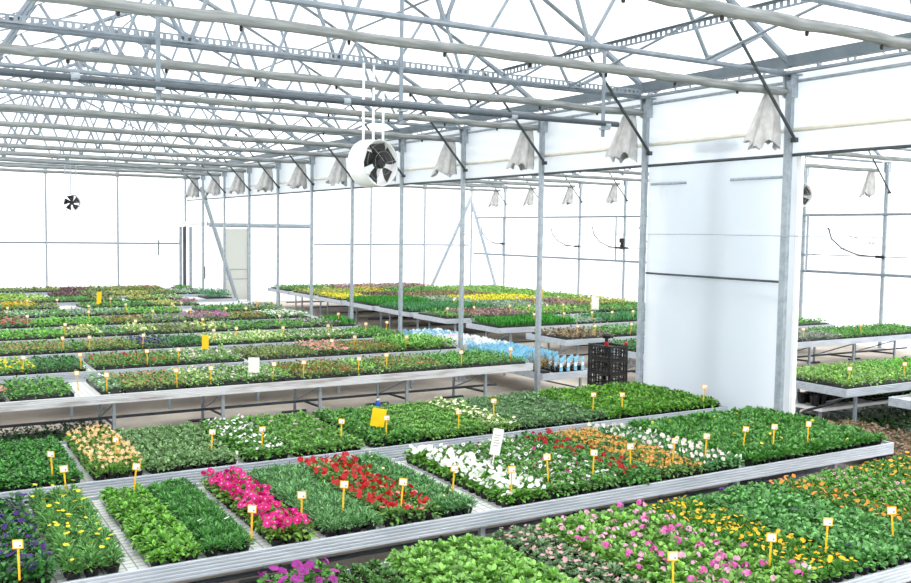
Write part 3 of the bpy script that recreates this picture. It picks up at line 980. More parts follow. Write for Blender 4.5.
# ------------------------------------------------------------------ stake labels
def stake_meshes():
    st = MB().box(-.007, .007, -.002, .002, -.02, .2).mesh('stake', YELLOW)
    cd = MB().box(-.034, .034, -.004, 0, .19, .25).mesh('card', YELLOW)
    fc = MB().box(-.027, .027, -.0055, -.0041, .197, .243).mesh('card_face', CARDW)
    pr = MB().add([(-.018, -.0062, .222), (.008, -.0062, .222), (.008, -.0062, .23), (-.018, -.0062, .23)], [(0, 1, 2, 3)]).mesh('print', PRINT)
    pr2 = MB().box(.008, .02, -.0066, -.0056, .204, .216).mesh('print_mark', PRINT)
    return st, cd, fc, pr2


ST, CDM, FC, PR2 = stake_meshes()
ORD = ['first', 'second', 'third', 'fourth', 'fifth', 'sixth', 'seventh', 'eighth', 'ninth', 'tenth', 'eleventh', 'twelfth', 'thirteenth', 'fourteenth', 'fifteenth', 'sixteenth', 'seventeenth']
TAGS = {
    'b1': [(0.63, 6.46), (1.18, 8.30), (1.69, 8.12), (2.18, 6.49), (2.64, 6.67), (3.03, 6.77), (3.48, 6.62), (4.09, 6.82), (4.52, 6.55), (5.06, 6.74), (5.54, 6.69), (6.03, 6.72), (6.59, 6.73), (7.04, 6.73), (7.67, 6.80), (8.03, 6.71), (8.49, 6.63)],
    'b2': [(1.16, 8.99), (1.77, 9.33), (2.68, 9.23), (3.19, 9.16), (4.06, 9.13), (4.58, 9.08), (5.48, 9.02), (6.22, 9.42), (7.61, 9.22), (7.95, 9.05), (9.38, 9.04)],
    'b0': [(4.20, 4.25), (5.06, 4.22), (5.70, 4.26), (6.40, 4.20)],
    'b3': [(2.15, 13.91), (2.47, 13.55), (3.44, 13.55), (3.93, 13.55), (4.90, 13.58), (5.39, 13.57), (6.33, 13.57), (6.95, 13.78), (8.29, 13.58), (9.31, 13.61)],
    'b4': [(1.64, 15.88), (2.50, 15.87), (3.54, 15.88), (4.05, 15.91), (6.92, 16.05), (7.56, 16.41), (8.49, 16.00)],
    'b5': [(2.58, 18.33), (3.02, 18.29), (3.98, 18.24), (5.48, 18.59), (5.97, 18.76), (6.91, 18.54), (7.92, 18.52), (8.83, 18.55), (9.42, 18.74)],
    'b6': [(2.97, 20.85), (4.46, 21.07), (5.88, 20.93), (7.79, 21.11), (9.28, 21.02)],
    'b7': [(2.50, 23.06), (3.94, 23.74), (5.36, 23.44), (6.34, 23.61), (7.22, 23.56), (7.70, 23.37)],
    'b8': [(2.32, 25.51), (3.72, 25.55), (4.20, 25.46), (5.18, 25.61), (6.34, 25.48), (6.64, 25.70), (8.76, 25.60)],
    'b9': [(3.03, 27.87), (3.80, 27.87), (5.20, 27.87)],
    'R1': [(12.87, 9.33), (14.19, 9.26)],
    'R2': [(17.38, 13.78), (19.60, 13.93)],
    'R3': [(12.97, 16.33), (13.38, 16.2), (14.42, 16.2)],
    'R4': [(13.82, 19.16), (14.71, 19.07), (15.60, 19.00), (16.18, 18.91), (16.89, 18.87)],
    'R5': [(12.61, 21.45), (13.51, 21.53), (14.72, 21.55), (15.28, 21.4), (15.90, 21.4), (16.47, 21.4), (17.50, 21.4)],
    'R6': [(14.78, 24.65), (14.37, 24.06), (15.13, 24.1), (16.79, 24.2), (17.40, 24.1), (18.33, 24.1), (19.27, 24.1)],
}
tr = random.Random(3)
for bench, pts in TAGS.items():
    seen = {}
    for i, (x, y) in enumerate(sorted(pts)):
        sh = None
        for bk, x0, x1, y0, y1, s in BLOCKS:
            if bk == bench and x0 - .06 <= x <= x1 + .06:
                sh = s
        sh = sh or 'plants'
        lab = 'yellow stake label standing in the %s, %s label along the %s' % (sh, ORD[i], BENCH_NAME[bench])
        if len(lab.split()) > 16:
            lab = 'yellow stake label, %s from the left along the %s' % (ORD[i], BENCH_NAME[bench])
        near = bench in ('b0', 'b1', 'b2')
        r = thing('stake_label', lab, 'plant label', (x, y, BENCH_Z + (.1 if near else .06)), .45 + tr.uniform(-.25, .25) - .9, 'yellow stake labels')
        r.rotation_euler = (tr.uniform(-.08, .08), tr.uniform(-.1, .1), tr.uniform(-.75, -.25))
        k = 1.0 if near else 1.05
        r.scale = (k, k, k * (1.0 if bench != 'b2' else .92))
        link('stake', ST, r)
        c = link('card', CDM, r)
        if bench[0] == 'b' and int(bench[1:]) <= 5 or bench in ('R1', 'R3'):
            link('card_face', FC, c)
            if near:
                link('print_mark', PR2, c)
        else:
            link('card_face', FC, c)


def stand_card(name, mat_, w, h, loc, rot, label, printed=False):
    r = thing(name, label, 'card', loc)
    r.rotation_euler = rot
    MB().box(-.006, .006, -.004, .004, -.06, .06).build('stake', YELLOW if mat_ is STICKY else CARDW, r)
    c = MB().box(-w / 2, w / 2, -.0025, .0025, .05, .05 + h).build('card', mat_, r)
    if printed:
        for i in range(5):
            MB().box(-w * .3, w * (.3 - .05 * (i % 3)), -.0045, -.0026, .05 + h * (.75 - .1 * i), .05 + h * (.77 - .1 * i)).build('print_line', PRINT, c)
    return r


stand_card('sticky_trap_card', STICKY, .16, .21, (4.62, 9.42, .82), (.05, .18, -.45), 'tilted yellow sticky trap card on the third bench')
stand_card('sticky_trap_card', STICKY, .12, .28, (4.8, 16.9, .8), (.0, .02, -.45), 'upright yellow card on the fifth bench behind the stained bench')
stand_card('sticky_trap_card', STICKY, .13, .36, (4.9, 28.0, .8), (.0, .06, -.45), 'tall yellow card among far green plants, main house')
stand_card('sticky_trap_card', STICKY, .2, .34, (19.27, 26.4, .8), (.0, .0, -.5), 'yellow card standing in the far right house')
stand_card('white_card', CARDW, .22, .36, (17.57, 21.3, .8), (.0, .0, -.5), 'white card standing among green seedlings in the right house')
stand_card('white_card', CARDW, .17, .25, (4.69, 13.85, .8), (.0, .0, -.45), 'upright white card on the stained bench across the aisle')
stand_card('white_card', CARDW, .1, .26, (4.89, 7.4, .9), (.05, .16, -.45), 'tilted printed white card behind the white pansies', True)
for x, y, t in ((7.29, 6.49, 'at the edge beside the pale pink primroses'), (2.86, 8.96, 'beside the white petunias'), (1.93, 8.99, 'beside the peach snapdragons')):
    r = thing('white_stick_label', 'small white stick label on a bench edge, ' + t, 'plant label', (x, y, BENCH_Z), -.4)
    MB().box(-.012, .012, -.0015, .0015, 0, .15).build('tag', CARDW, r)
r = thing('white_stick_label', 'white stick label at the front edge of the nearest bench', 'plant label', (5.19, 4.0, BENCH_Z), -.4)
MB().box(-.012, .012, -.0015, .0015, 0, .17).build('tag', CARDW, r)

# ------------------------------------------------------------------ setting: floor, film walls and roof
POST_X, GUT_Z, Y0 = 9.94, 5.18, 8.24
LX, RX, BY = -.36, 23.6, 37.9
RIDGE = (4.77, 7.92)
RIDGE2 = (16.75, 8.6)
struct(MB().box(LX - .5, RX + .5, -2, BY + .3, -.1, 0).build('floor', CONCRETE), 'pale worn concrete greenhouse floor', 'floor')
ez = 5.36


def sheet(name, poly, mat_, label, cat, thick=(0, 0, .01)):
    t = Vector(thick)
    n = len(poly)
    vs = [Vector(p) for p in poly] + [Vector(p) + t for p in poly]
    fs = [tuple(range(n)), tuple(range(n, 2 * n))[::-1]] + [(i, i + n, (i + 1) % n + n, (i + 1) % n) for i in range(n)]
    m = MB().add(vs, fs)
    return struct(m.build(name, mat_), label, cat)


def single(name, poly, mat_, label, cat):
    return struct(MB().add(poly, [tuple(range(len(poly)))]).build(name, mat_), label, cat)


single('ceiling_main_left', [(LX, -2, ez), (RIDGE[0], -2, RIDGE[1] + .12), (RIDGE[0], BY, RIDGE[1] + .12), (LX, BY, ez)], FILM, 'white film roof slope, far side of the main house', 'roof')
single('ceiling_main_right', [(RIDGE[0], -2, RIDGE[1] + .12), (POST_X, -2, ez + .05), (POST_X, BY, ez + .05), (RIDGE[0], BY, RIDGE[1] + .12)], FILM, 'white film roof slope, post side of the main house', 'roof')
single('ceiling_side_left', [(POST_X, -2, ez + .05), (RIDGE2[0], -2, RIDGE2[1] + .1), (RIDGE2[0], BY, RIDGE2[1] + .1), (POST_X, BY, ez + .05)], FILM, 'white film roof slope of the right house, post side', 'roof')
single('ceiling_side_right', [(RIDGE2[0], -2, RIDGE2[1] + .1), (RX, -2, ez + .05), (RX, BY, ez + .05), (RIDGE2[0], BY, RIDGE2[1] + .1)], FILM, 'white film roof slope of the right house, outer side', 'roof')
single('wall_left', [(LX, -2, 0), (LX, BY, 0), (LX, BY, ez), (LX, -2, ez)], WFILM, 'white film side wall', 'wall')
single('wall_right', [(RX + .06, -2, 0), (RX + .06, BY, 0), (RX + .06, BY, ez + .05), (RX + .06, -2, ez + .05)], WFILM, 'white film outer wall of the right house', 'wall')
for nm, y in (('wall_back', BY + .06), ('wall_front', -2)):
    single(nm, [(LX, y, 0), (RX + .06, y, 0), (RX + .06, y, ez + .05), (RIDGE2[0], y, RIDGE2[1] + .1), (POST_X, y, ez + .05), (RIDGE[0], y, RIDGE[1] + .12), (LX, y, ez)], WFILM, 'white translucent end wall', 'wall')
# upper band of film on the post row, from the rail up to the gutter
sheet('wall_band', [(POST_X + .1, -1.9, 4.16), (POST_X + .1, BY, 4.16), (POST_X + .1, BY, 5.25), (POST_X + .1, -1.9, 5.25)], PANEL, 'upper band of white film along the post row', 'wall', (.006, 0, 0))
# full-height twin-wall panel between the first two posts
pw = sheet('wall_panel', [(POST_X + .085, 8.14, .02), (POST_X + .085, Y0 + 2.7, .02), (POST_X + .085, Y0 + 2.7, 4.15), (POST_X + .085, 8.14, 4.15)], PANEL, 'full-height translucent white panel between the two nearest posts', 'wall', (.012, 0, 0))
sheet('wall_panel_back', [(POST_X + .3, 8.5, .02), (POST_X + .3, 10.7, .02), (POST_X + .3, 10.7, 4.12), (POST_X + .3, 8.5, 4.12)], PANEL, 'second translucent sheet behind the panel', 'wall', (.012, 0, 0))
px = POST_X
k = thing('panel_rail', 'dark thin cross rail across the translucent panel', 'rail', (px + .05, Y0 + 1.35, 2.49))
MB().tube([(0, -1.31, 0), (0, 1.31, 0)], .016, 8).build('bar', DARKSTEEL, k)
k = thing('sliding_gate', 'pale sliding frame behind the translucent panel', 'gate', (px + .2, 9.5, 0))
MB().box(-.02, .02, -.04, .04, 0.02, 4.5).build('upright', GALV, k)
MB().box(-.02, .02, .14, .2, 0.02, 4.1).build('upright', GALV, k)
MB().box(-.02, .02, -1.2, 1.25, 2.25, 2.3).build('cross_bar', GALV, k)
MB().box(-.03, .03, -.35, .5, 4.28, 4.42).build('bracket', GALV, k)
k = thing('panel_bar', 'short grey bar high on the panel beside the second post', 'rail', (px + .06, 10.45, 3.86))
MB().tube([(0, -.33, 0), (0, .4, 0)], .02, 8).build('bar', GALV, k)
k = thing('panel_bar', 'short grey bar high on the panel beside the nearest post', 'rail', (px + .06, 8.75, 3.87))
MB().tube([(0, -.5, 0), (0, .5, 0)], .02, 8).build('bar', GALV, k)
k = thing('panel_edge_trim', 'white vertical edge strip beside the nearest post', 'trim', (px + .1, 8.12, 0))
MB().box(-.02, .04, -.03, .02, 0, 4.14).build('strip', WHITE, k)

# ------------------------------------------------------------------ posts
def make_post(x, y, label, side, group, brace=True, top=5.1):
    r = thing('steel_post', label, 'post', (x, y, 0), 0, group)
    w = .03
    m = MB()
    m.box(-w, w, -.048, .048, .012, top)
    m.build('shaft', GALV, r)
    MB().box(-.1, .1, -.1, .1, 0, .012).build('base_plate', GALV, r)
    m = MB().box(-.06, .06, -.075, -.049, top - .22, top + .06)
    m.box(-.06, .06, .049, .075, top - .22, top + .06)
    m.box(-.11, .11, -.11, .11, top + .06, top + .075)
    m.build('top_bracket', GALV, r)
    if brace:
        MB().tube([(side * .03, -.13, 4.33), (side * 1.35, -.06, 5.86)], .022, 8).box(-.04, .02, -.14, -.066, 4.3, 4.36).build('knee_brace', DARKSTEEL, r)
    return r


NM = ['nearest', 'second', 'third', 'fourth', 'fifth', 'sixth', 'seventh', 'eighth', 'ninth', 'tenth', 'eleventh', 'twelfth']
for n in range(0, 11):
    make_post(POST_X, Y0 + 2.7 * n, 'galvanised steel post with knee brace, %s in the middle row' % NM[n], -1, 'posts of the middle row')
for i, n in enumerate(range(2, 11)):
    make_post(RX - .06, Y0 - .22 + 2.7 * n, 'slim steel post on the outer right wall, %s of that wall' % NM[i], -1, 'posts of the outer right wall')
for i, x in enumerate((4.78, 7.35, 9.95)):
    make_post(x, BY - .1, 'steel post against the white back wall of the main house, %s from the left' % ORD[i], -1, 'back wall posts', False, 5.2)
for i, x in enumerate((12.62, 15.4, 18.2, 20.95, 23.5)):
    make_post(x, BY - .1, 'steel post against the back wall of the right house, %s from the left' % ORD[i], -1, 'back wall posts of the right house', False, 5.2)
# long raking braces
def brace_thing(p0, p1, rad, label, name='raking_brace', m=GALV, cat='brace'):
    c = (Vector(p0) + Vector(p1)) / 2
    k = thing(name, label, cat, (c.x, c.y, min(p0[2], p1[2])))
    o = Vector((c.x, c.y, min(p0[2], p1[2])))
    MB().tube([Vector(p0) - o, Vector(p1) - o], rad, 8).build('tube', m, k)
    return k


brace_thing((9.84, 35.1, 4.6), (11.3, 35.1, 0.05), .08, 'slanting steel prop leaning on the tenth post near the far door')
brace_thing((23.4, BY - .2, 4.68), (21.2, BY - .2, .3), .075, 'slanting prop on the back wall, left half of the corner A-shape')
brace_thing((RX - .2, BY - .3, 4.4), (RX - .2, 35.3, .3), .075, 'slanting prop on the outer wall, right half of the corner A-shape')

# ------------------------------------------------------------------ gutter, rails and pipes along the post row
def along(name, x, ya, yb, z, rad, m, label, cat, sq=None, part='tube', seg=8):
    k = thing(name, label, cat, (x, (ya + yb) / 2, z))
    MB().tube([(0, ya - (ya + yb) / 2, 0), (0, yb - (ya + yb) / 2, 0)], rad, seg, sq=sq).build(part, m, k)
    return k


g = thing('gutter', 'long grey steel gutter on top of the middle posts', 'gutter', (POST_X, 20.5, 0))
prof = [(-.14, 5.4), (-.13, 5.4), (-.07, 5.29), (.07, 5.29), (.13, 5.4), (.14, 5.4), (.08, 5.275), (-.08, 5.275)]
m = MB()
vs = [(x, y - 20.5, z) for y in (3.5, 37.7) for x, z in prof]
m.add(vs, [(i, (i + 1) % 8, 8 + (i + 1) % 8, 8 + i) for i in range(8)] + [tuple(range(8))[::-1], tuple(range(8, 16))])
m.build('channel', RAILM, g)
MB().tube([(-.16, -17, 5.17), (-.16, 17.2, 5.17)], .025, 6).build('edge_tube', TRUSS, g)
along('curtain_rail', POST_X + .04, 3.5, 37.6, 4.145, .022, DARKSTEEL, 'long dark rail along the foot of the upper film band', 'rail')
along('side_vent_pipe', POST_X + .0 + .07, 3.5, 37.6, 4.47, .03, BEIGEPIPE, 'long beige pipe across the upper film band', 'pipe')
along('upper_tube', POST_X + .06, 3.5, 37.6, 5.09, .022, GALV, 'thin tube just under the gutter along the post row', 'pipe')
k = thing('guide_wire', 'thin wire stretched along the post row at eye height', 'wire', (POST_X - .08, 16, 0))
MB().tube([(0, -12.5, 3.09), (0, -6, 3.1), (0, 4, 3.0), (0, 10.5, 2.82)], .006, 5).build('strand', GALV, k)
along('wall_rail', RX - .12, 14, 37.5, 3.73, .04, RAILM, 'upper horizontal rail on the outer right wall', 'rail')
along('wall_rail', RX - .12, 14, 37.5, 2.05, .045, RAILM, 'lower horizontal rail on the outer right wall', 'rail')
along('water_line', RX - .1, 14, 37.5, 2.55, .016, RAILM, 'thin pipe between the two rails of the outer wall', 'pipe')


def across(name, x0, x1, y, z, rad, m, label, cat, part='tube', sq=None):
    k = thing(name, label, cat, ((x0 + x1) / 2, y, z))
    h = (x1 - x0) / 2
    MB().tube([(-h, 0, 0), (h, 0, 0)], rad, 8, sq=sq).build(part, m, k)
    return k


across('wall_rail', LX + .1, 9.75, BY - .06, 2.43, .035, RAILM, 'thin horizontal rail across the white back wall', 'rail')
across('wall_rail', 15.5, 23.4, BY - .06, 2.43, .035, RAILM, 'thin horizontal rail on the back wall of the right house', 'rail')
across('door_header', 10.9, 15.4, BY - .12, 3.2, .1, GALV, 'grey header beam over the far sliding door', 'beam', 'beam', (1, .6))
k = thing('door_motor_box', 'long white box above the far corner door', 'box', (10.2, BY - .4, 3.22))
MB().box(-.52, .52, -.12, .12, -.1, .1).build('housing', WHITE, k)
MB().box(.5, .58, -.06, .06, -.06, .1).build('end_cap', BLACKP, k)

# far sliding door
d = struct(link('door_1', None, None, (11.6, BY - .08, 0)), 'grey translucent sliding door at the far end', 'door')
for nm, x0, x1, mm in (('door_panel', 0.0, .95, GREYGLASS), ('door_side_sheet', -1.3, -.05, WFILM)):
    MB().box(x0, x1, -.02, 0, .1, 3.05).build(nm, mm, d)
for x in (-.05, .95):
    MB().box(x - .04, x + .04, -.05, .02, 0, 3.1).build('door_frame', GALV, d)
for z in (.95, 1.35):
    MB().box(0, .95, -.04, -.02, z, z + .04).build('door_rail', GALV, d)
for x in (-1.85, -1.7, -1.45):
    MB().box(x - .05, x + .05, -.1, .0, 0, 3.1).build('door_track', DARKPIPE if x == -1.7 else GALV, d)
MB().box(-.9, -.86, -.05, -.01, 1.0, 1.5).build('door_handle', DARKSTEEL, d)
k = thing('grab_bar', 'small dark vertical grab bar on the back wall beside the door', 'bar', (8.9, BY - .03, 2.25))
MB().tube([(0, 0, -.3), (0, -.04, -.25), (0, -.04, .25), (0, 0, .3)], .025, 6).build('grip', DARKSTEEL, k)

# ------------------------------------------------------------------ roof trusses
def truss(n, label, lx, rx, ridge, group, mid=True):
    y = Y0 + 2.7 * n
    r = thing('roof_truss', label, 'truss', (ridge[0], y, 0), 0, group)
    ox = ridge[0]
    zt = 5.3
    for xe in (lx, rx):
        # slightly arched rafter
        pts = []
        for i in range(7):
            t = i / 6
            x = xe + (ridge[0] - xe) * t
            z = zt + (ridge[1] - zt) * (t + .20 * t * (1 - t))
            pts.append((x - ox, 0, z))
        MB().tube(pts, .036, 8, sq=(1.45, .95)).build('rafter', TRUSS, r)
    MB().tube([(lx - ox, 0, GUT_Z), (rx - ox, 0, GUT_Z)], .034, 8).build('tie_beam', TRUSS, r)

    def zr(x):
        xe = lx if x < ridge[0] else rx
        t = (x - xe) / (ridge[0] - xe)
        return zt + (ridge[1] - zt) * (t + .20 * t * (1 - t))
    stepx = 1.85 if mid else 2.3
    nodes = [ridge[0] + stepx * i for i in range(-3, 4) if lx + .5 < ridge[0] + stepx * i < rx - .5]
    for xn in nodes:
        for s in (-1, 1):
            xt = xn + s * stepx / 2
            if lx + .2 < xt < rx - .2:
                MB().tube([(xn - ox, 0, GUT_Z), (xt - ox, 0, zr(xt))], .027, 6).build('web_strut', TRUSS, r)
        MB().box(xn - ox - .06, xn - ox + .06, -.012, .012, GUT_Z - .03, GUT_Z + .09).build('gusset', TRUSS, r)
    for s in (-1, 1):     # ridge plate
        pass
    MB().box(-.14, .14, -.015, .015, ridge[1] - .14, ridge[1] + .03).build('ridge_plate', TRUSS, r)
    return r


for n in range(-1, 11):
    truss(n, 'steel lattice roof truss, %s from the camera in the main house' % ORD[n + 1], LX, POST_X, RIDGE, 'main house roof trusses')
for n in range(1, 11):
    truss(n, 'steel lattice roof truss, %s of the right house' % ORD[n - 1], POST_X + .15, RX, RIDGE2, 'right house roof trusses', False)

# spatial stays between neighbouring trusses
for n in range(-1, 9):
    y = Y0 + 2.7 * n
    brace_thing((8.4, y + 2.7, 5.2), (8.75, y, 5.92), .018, 'thin diagonal stay from truss to truss near the gutter, %s bay' % ORD[n + 1], 'diagonal_stay', TRUSS)
    brace_thing((1.1, y, 6.0), (3.0, y + 2.7, 7.05), .018, 'thin diagonal stay in the far roof slope, %s bay' % ORD[n + 1], 'diagonal_stay', TRUSS)
for i, (x, z) in enumerate(((4.77, 7.88), (7.3, 6.75), (2.3, 6.8))):
    along('purlin', x, -1, 37.6, z, .022, TRUSS, ['ridge purlin running along the main house', 'purlin on the post-side roof slope', 'purlin on the far roof slope'][i], 'purlin')

# perforated carrier beams
def perforated(name, p0, p1, label, holes):
    p0, p1 = Vector(p0), Vector(p1)
    c = (p0 + p1) / 2
    L = (p1 - p0).length
    ang = math.atan2((p1 - p0).y, (p1 - p0).x)
    r = thing(name, label, 'beam', c, ang)
    m = MB()
    h, w = .045, .03
    # C-profile: solid flanges and a web of little bridges between holes
    m.box(-L / 2, L / 2, -w, w, h - .006, h)
    m.box(-L / 2, L / 2, -w, -w + .005, -h, -.022)
    m.box(-L / 2, L / 2, -w, -w + .005, .022, h - .006)
    n = int(L / .08)
    for i in range(n):
        x = -L / 2 + (i + .5) * L / n
        m.box(x - .02, x + .02, -w, -w + .005, -.022, .022)
    m.build('channel', TRUSS, r)
    return r


perforated('carrier_beam', (LX + .3, Y0 + 2.7 - .06, 5.24), (9.75, Y0 + 2.7 - .06, 5.24), 'perforated steel carrier beam across the house, carrying the near fan', 1)
perforated('carrier_beam', (7.15, 4.2, 5.27), (7.15, 10.8, 5.27), 'perforated steel carrier beam running lengthwise near the camera', 1)

# ------------------------------------------------------------------ shade curtains
def curtain(n, x0, x1, label, group, end=True, clips=0, dr=random.Random(2), z=4.95):
    y = Y0 + 2.7 * n
    r = thing('shade_curtain', label, 'curtain', (x1, y, z), 0, group)
    pts, rad = [], []
    N = 40
    for i in range(N + 1):
        x = x0 + (x1 - .05 - x0) * i / N
        pts.append((x - x1, dr.uniform(-.006, .006), dr.uniform(-.008, .008) - .012 * math.sin(math.pi * ((x - x1) % 2.4) / 2.4)))
        rad.append(.066 * dr.uniform(.95, 1.06) * .85)
    MB().tube(pts, rad, 10, sq=(.95, 1.35)).build('rolled_fabric', FABRIC, r, smooth=True)
    if end:
        m = MB()
        seg, lev = 44, 9
        vs = []
        for j in range(lev):
            t = j / (lev - 1)
            zz = -.02 - .68 * t
            cx = -.2 - .13 * t
            for k in range(seg):
                a = 2 * math.pi * k / seg
                q = (.085 + .115 * t ** .8) * (1 + (.08 + .2 * t) * math.sin(7 * a + 1.3 * t) + .08 * math.sin(17 * a) * t)
                vs.append((cx + q * math.cos(a) * 1.15, .07 + q * math.sin(a) * .7, zz + (.05 * math.sin(3 * a + n) + .03 * math.sin(9 * a)) * t))
        fs = [(j * seg + k, j * seg + (k + 1) % seg, (j + 1) * seg + (k + 1) % seg, (j + 1) * seg + k) for j in range(lev - 1) for k in range(seg)]
        fs.append(tuple(range(seg)))
        m.add(vs, fs)
        m.build('hanging_end', FABRIC_END, r, smooth=True)
    for i in range(clips):
        x = -.9 - i * 1.05
        MB().lathe([(.004, -.105), (.016, -.1), (.018, -.07), (.012, -.055), (.012, -.03)], 8, (x, 0, 0)).build('clip', BLACKP, r)
    return r


for n in range(-1, 11):
    curtain(n, LX + .1, POST_X - .07, 'rolled pale shade curtain across the main house, %s from the camera' % ORD[n + 1], 'main house shade curtains', n >= 0, 8 if n <= 1 else (4 if n <= 3 else 0))
for n in range(2, 11):
    curtain(n, POST_X + .2, RX - .15, 'rolled pale shade curtain across the right house, %s of that house' % ORD[n - 2], 'right house shade curtains', True, 0)

# grey pipe hung under the trusses with hangers
py = 10.62
p = thing('overhead_pipe', 'dark grey pipe hanging across the main house below the curtains', 'pipe', (4.5, py, 4.66))
MB().tube([(LX + .3 - 4.5, 0, -.02), (9.1 - 4.5, 0, .03)], .04, 10).build('pipe_run', DARKPIPE, p)
for x in (1.6, 4.72, 7.2, 8.85):
    MB().tube([(x - 4.5, 0, 0), (x + .09 - 4.5, 0, .003)], .048, 10).build('coupling', GALV, p)
for i, x in enumerate((2.52, 5.55, 8.87)):
    k = thing('pipe_hanger', 'vertical galvanised hanger tube holding the grey pipe, %s from the left' % ORD[i], 'hanger', (x, py, 4.5))
    zt = RIDGE[1] - .52 * abs(x - RIDGE[0]) - .05
    MB().tube([(0, .06, 0), (0, .06, zt - 4.5)], .028, 8).build('tube', TRUSS, k)
    MB().box(-.05, .05, -.05, .09, .1, .13).build('clamp', GALV, k)

# ------------------------------------------------------------------ fans
def fan(loc, rotz, dia, hang, label, gap=.17, tilt=0.0, depth=.27, rods=(-.17, 0, .17)):
    r = thing('circulation_fan', label, 'fan', loc, rotz)
    R = dia / 2
    prof = [(R * .97, -.02), (R, 0.0), (R * 1.0, depth * .3), (R * .95, depth), (R * .97, depth + .015), (R * .93, depth + .01), (R * .92, depth * .3), (R * .9, -.01)]
    m = MB()
    seg = 36
    prof2 = prof + [prof[0]]
    m.lathe([(q, z - depth / 2) for q, z in prof2], seg, axis='y', cap0=False, cap1=False)
    m.build('drum', WHITE, r, smooth=True)
    yb = -depth * .46
    m = MB()
    m.lathe([(.001, .05), (R * .2, .05), (R * .24, .03), (R * .24, -.05), (.001, -.05)], 16, (0, yb, 0), axis='y', cap0=False, cap1=False)
    m.build('hub', BLACKP, r)
    for b in range(5):
        a0 = 2 * math.pi * b / 5 + .3
        m = MB()
        vs, fs = [], []
        for i in range(5):
            t = i / 4
            q = R * (.2 + .68 * t)
            half = .34 + .17 * math.sin(math.pi * (.25 + .6 * t))
            for sgn in (-1, 1):
                a = a0 + sgn * half * (1 if sgn > 0 else .9) + .18 * t
                vs.append((q * math.cos(a), yb + sgn * (.045 - .015 * t), q * math.sin(a)))
        n0 = len(vs)
        vs += [(x, y + .008, z) for x, y, z in vs]
        for i in range(4):
            A = 2 * i
            fs.append((A, A + 1, A + 3, A + 2)); fs.append((n0 + A, n0 + A + 2, n0 + A + 3, n0 + A + 1))
            fs.append((A, A + 2, n0 + A + 2, n0 + A)); fs.append((A + 1, n0 + A + 1, n0 + A + 3, A + 3))
        fs += [(0, n0, n0 + 1, 1), (8, 9, n0 + 9, n0 + 8)]
        m.add(vs, fs)
        m.build('blade', BLACKP, r)
    g = MB()
    for j in (3, 5, 6):
        q = R * j / 6 * .97
        bul = -depth / 2 - .02 - .07 * (1 - (j / 6) ** 2)
        g.tube([(q * math.cos(t * math.pi / 14), bul, q * math.sin(t * math.pi / 14)) for t in range(29)], .0013, 4, cap=False)
    for b in range(3):
        a = 2 * math.pi * b / 3 + .2
        g.tube([(R * q * math.cos(a), -depth / 2 - .02 - .07 * (1 - q * q), R * q * math.sin(a)) for q in (.1, .4, .7, .97)], .0015, 4)
    g.build('wire_guard', GUARD, r)
    for x in rods:
        zz = math.sqrt(max(R * R - x * x, .0)) * .98
        MB().tube([(x, 0, zz), (x, 0, hang - loc[2])], .014 if dia < .58 else .017, 8).build('hanger_rod', WHITE if dia > .6 else GALV, r)
    return r


fan((5.27, 10.9, 3.95), .28, .61, 5.2, 'white drum fan with black blades hanging near the grey pipe')
fan((4.85, 32.45, 3.82), .1, .58, 5.18, 'small distant fan hanging before the white back wall')
fan((16.75, 13.6, 3.98), -.35, .56, 5.18, 'dark fan half hidden by the panel edge, in the right house')

# ------------------------------------------------------------------ right house small things
r = thing('sensor_box', 'small pale grey box hanging on cords in the right house', 'box', (20.0, 13.2, 1.84))
MB().box(-.13, .13, -.1, .1, 0, .2).build('case', WHITE, r)
MB().box(-.1, .1, -.11, -.1, .02, .1).build('front_plate', surface_mat('pale_grey', '#c9ccd0', '#bfc2c6', 8), r)
for x in (-.11, .11):
    MB().tube([(x, 0, .2), (x * .5, 0, 3.3)], .006, 5).build('cord', GALV, r)
for i, y in enumerate((34.95, 29.55, 26.85, 24.15, 16.05)):
    k = thing('irrigation_hose', 'thin dark hose curving to the outer wall post, %s from the far end' % ORD[i], 'hose', (RX - .15, y, 2.55))
    pts = [(-.1, 2.2, 1.0), (-.1, 2.05, .6), (-.08, 1.6, .25), (-.05, 1.0, .05), (0, .4, 0), (0, .1, 0)]
    MB().tube([(a, b * .8, c * .8) for a, b, c in pts], .022, 6).build('tube', DARKSTEEL, k)
    MB().box(-.03, .03, .02, .25, -.04, .04).build('valve', BLACKP, k)
k = thing('water_valve', 'black valve with upright cap on the outer wall beside the panel', 'valve', (RX - .16, 26.95, 2.5))
MB().lathe([(.07, 0), (.07, .16), (.05, .18), (.05, .24), (.1, .25), (.1, .4), (.04, .42)], 12).build('body', BLACKP, k)
MB().tube([(-.0, -.35, .05), (0, .35, .05)], .04, 8).build('branch', BLACKP, k)
for i, (p0, p1) in enumerate((((RX - .14, 18.75, 3.55), (RX - .14, 16.35, 2.9)), ((RX - .14, 18.75, 2.5), (RX - .14, 16.35, 2.95)))):
    brace_thing(p0, p1, .012, ['upper slanting tie rod on the outer right wall', 'lower slanting tie rod on the outer right wall'][i], 'tie_rod', RAILM)
for i, (y, z0) in enumerate(((18.6, 2.05), (27.3, 2.05), (35.0, 2.05))):
    k = thing('vent_frame_post', 'slim upright of the wall vent frame, %s from the camera' % ORD[i], 'upright', (RX - .16, y, z0))
    MB().box(-.02, .02, -.03, .03, 0, 1.68).build('bar', GALV, k)

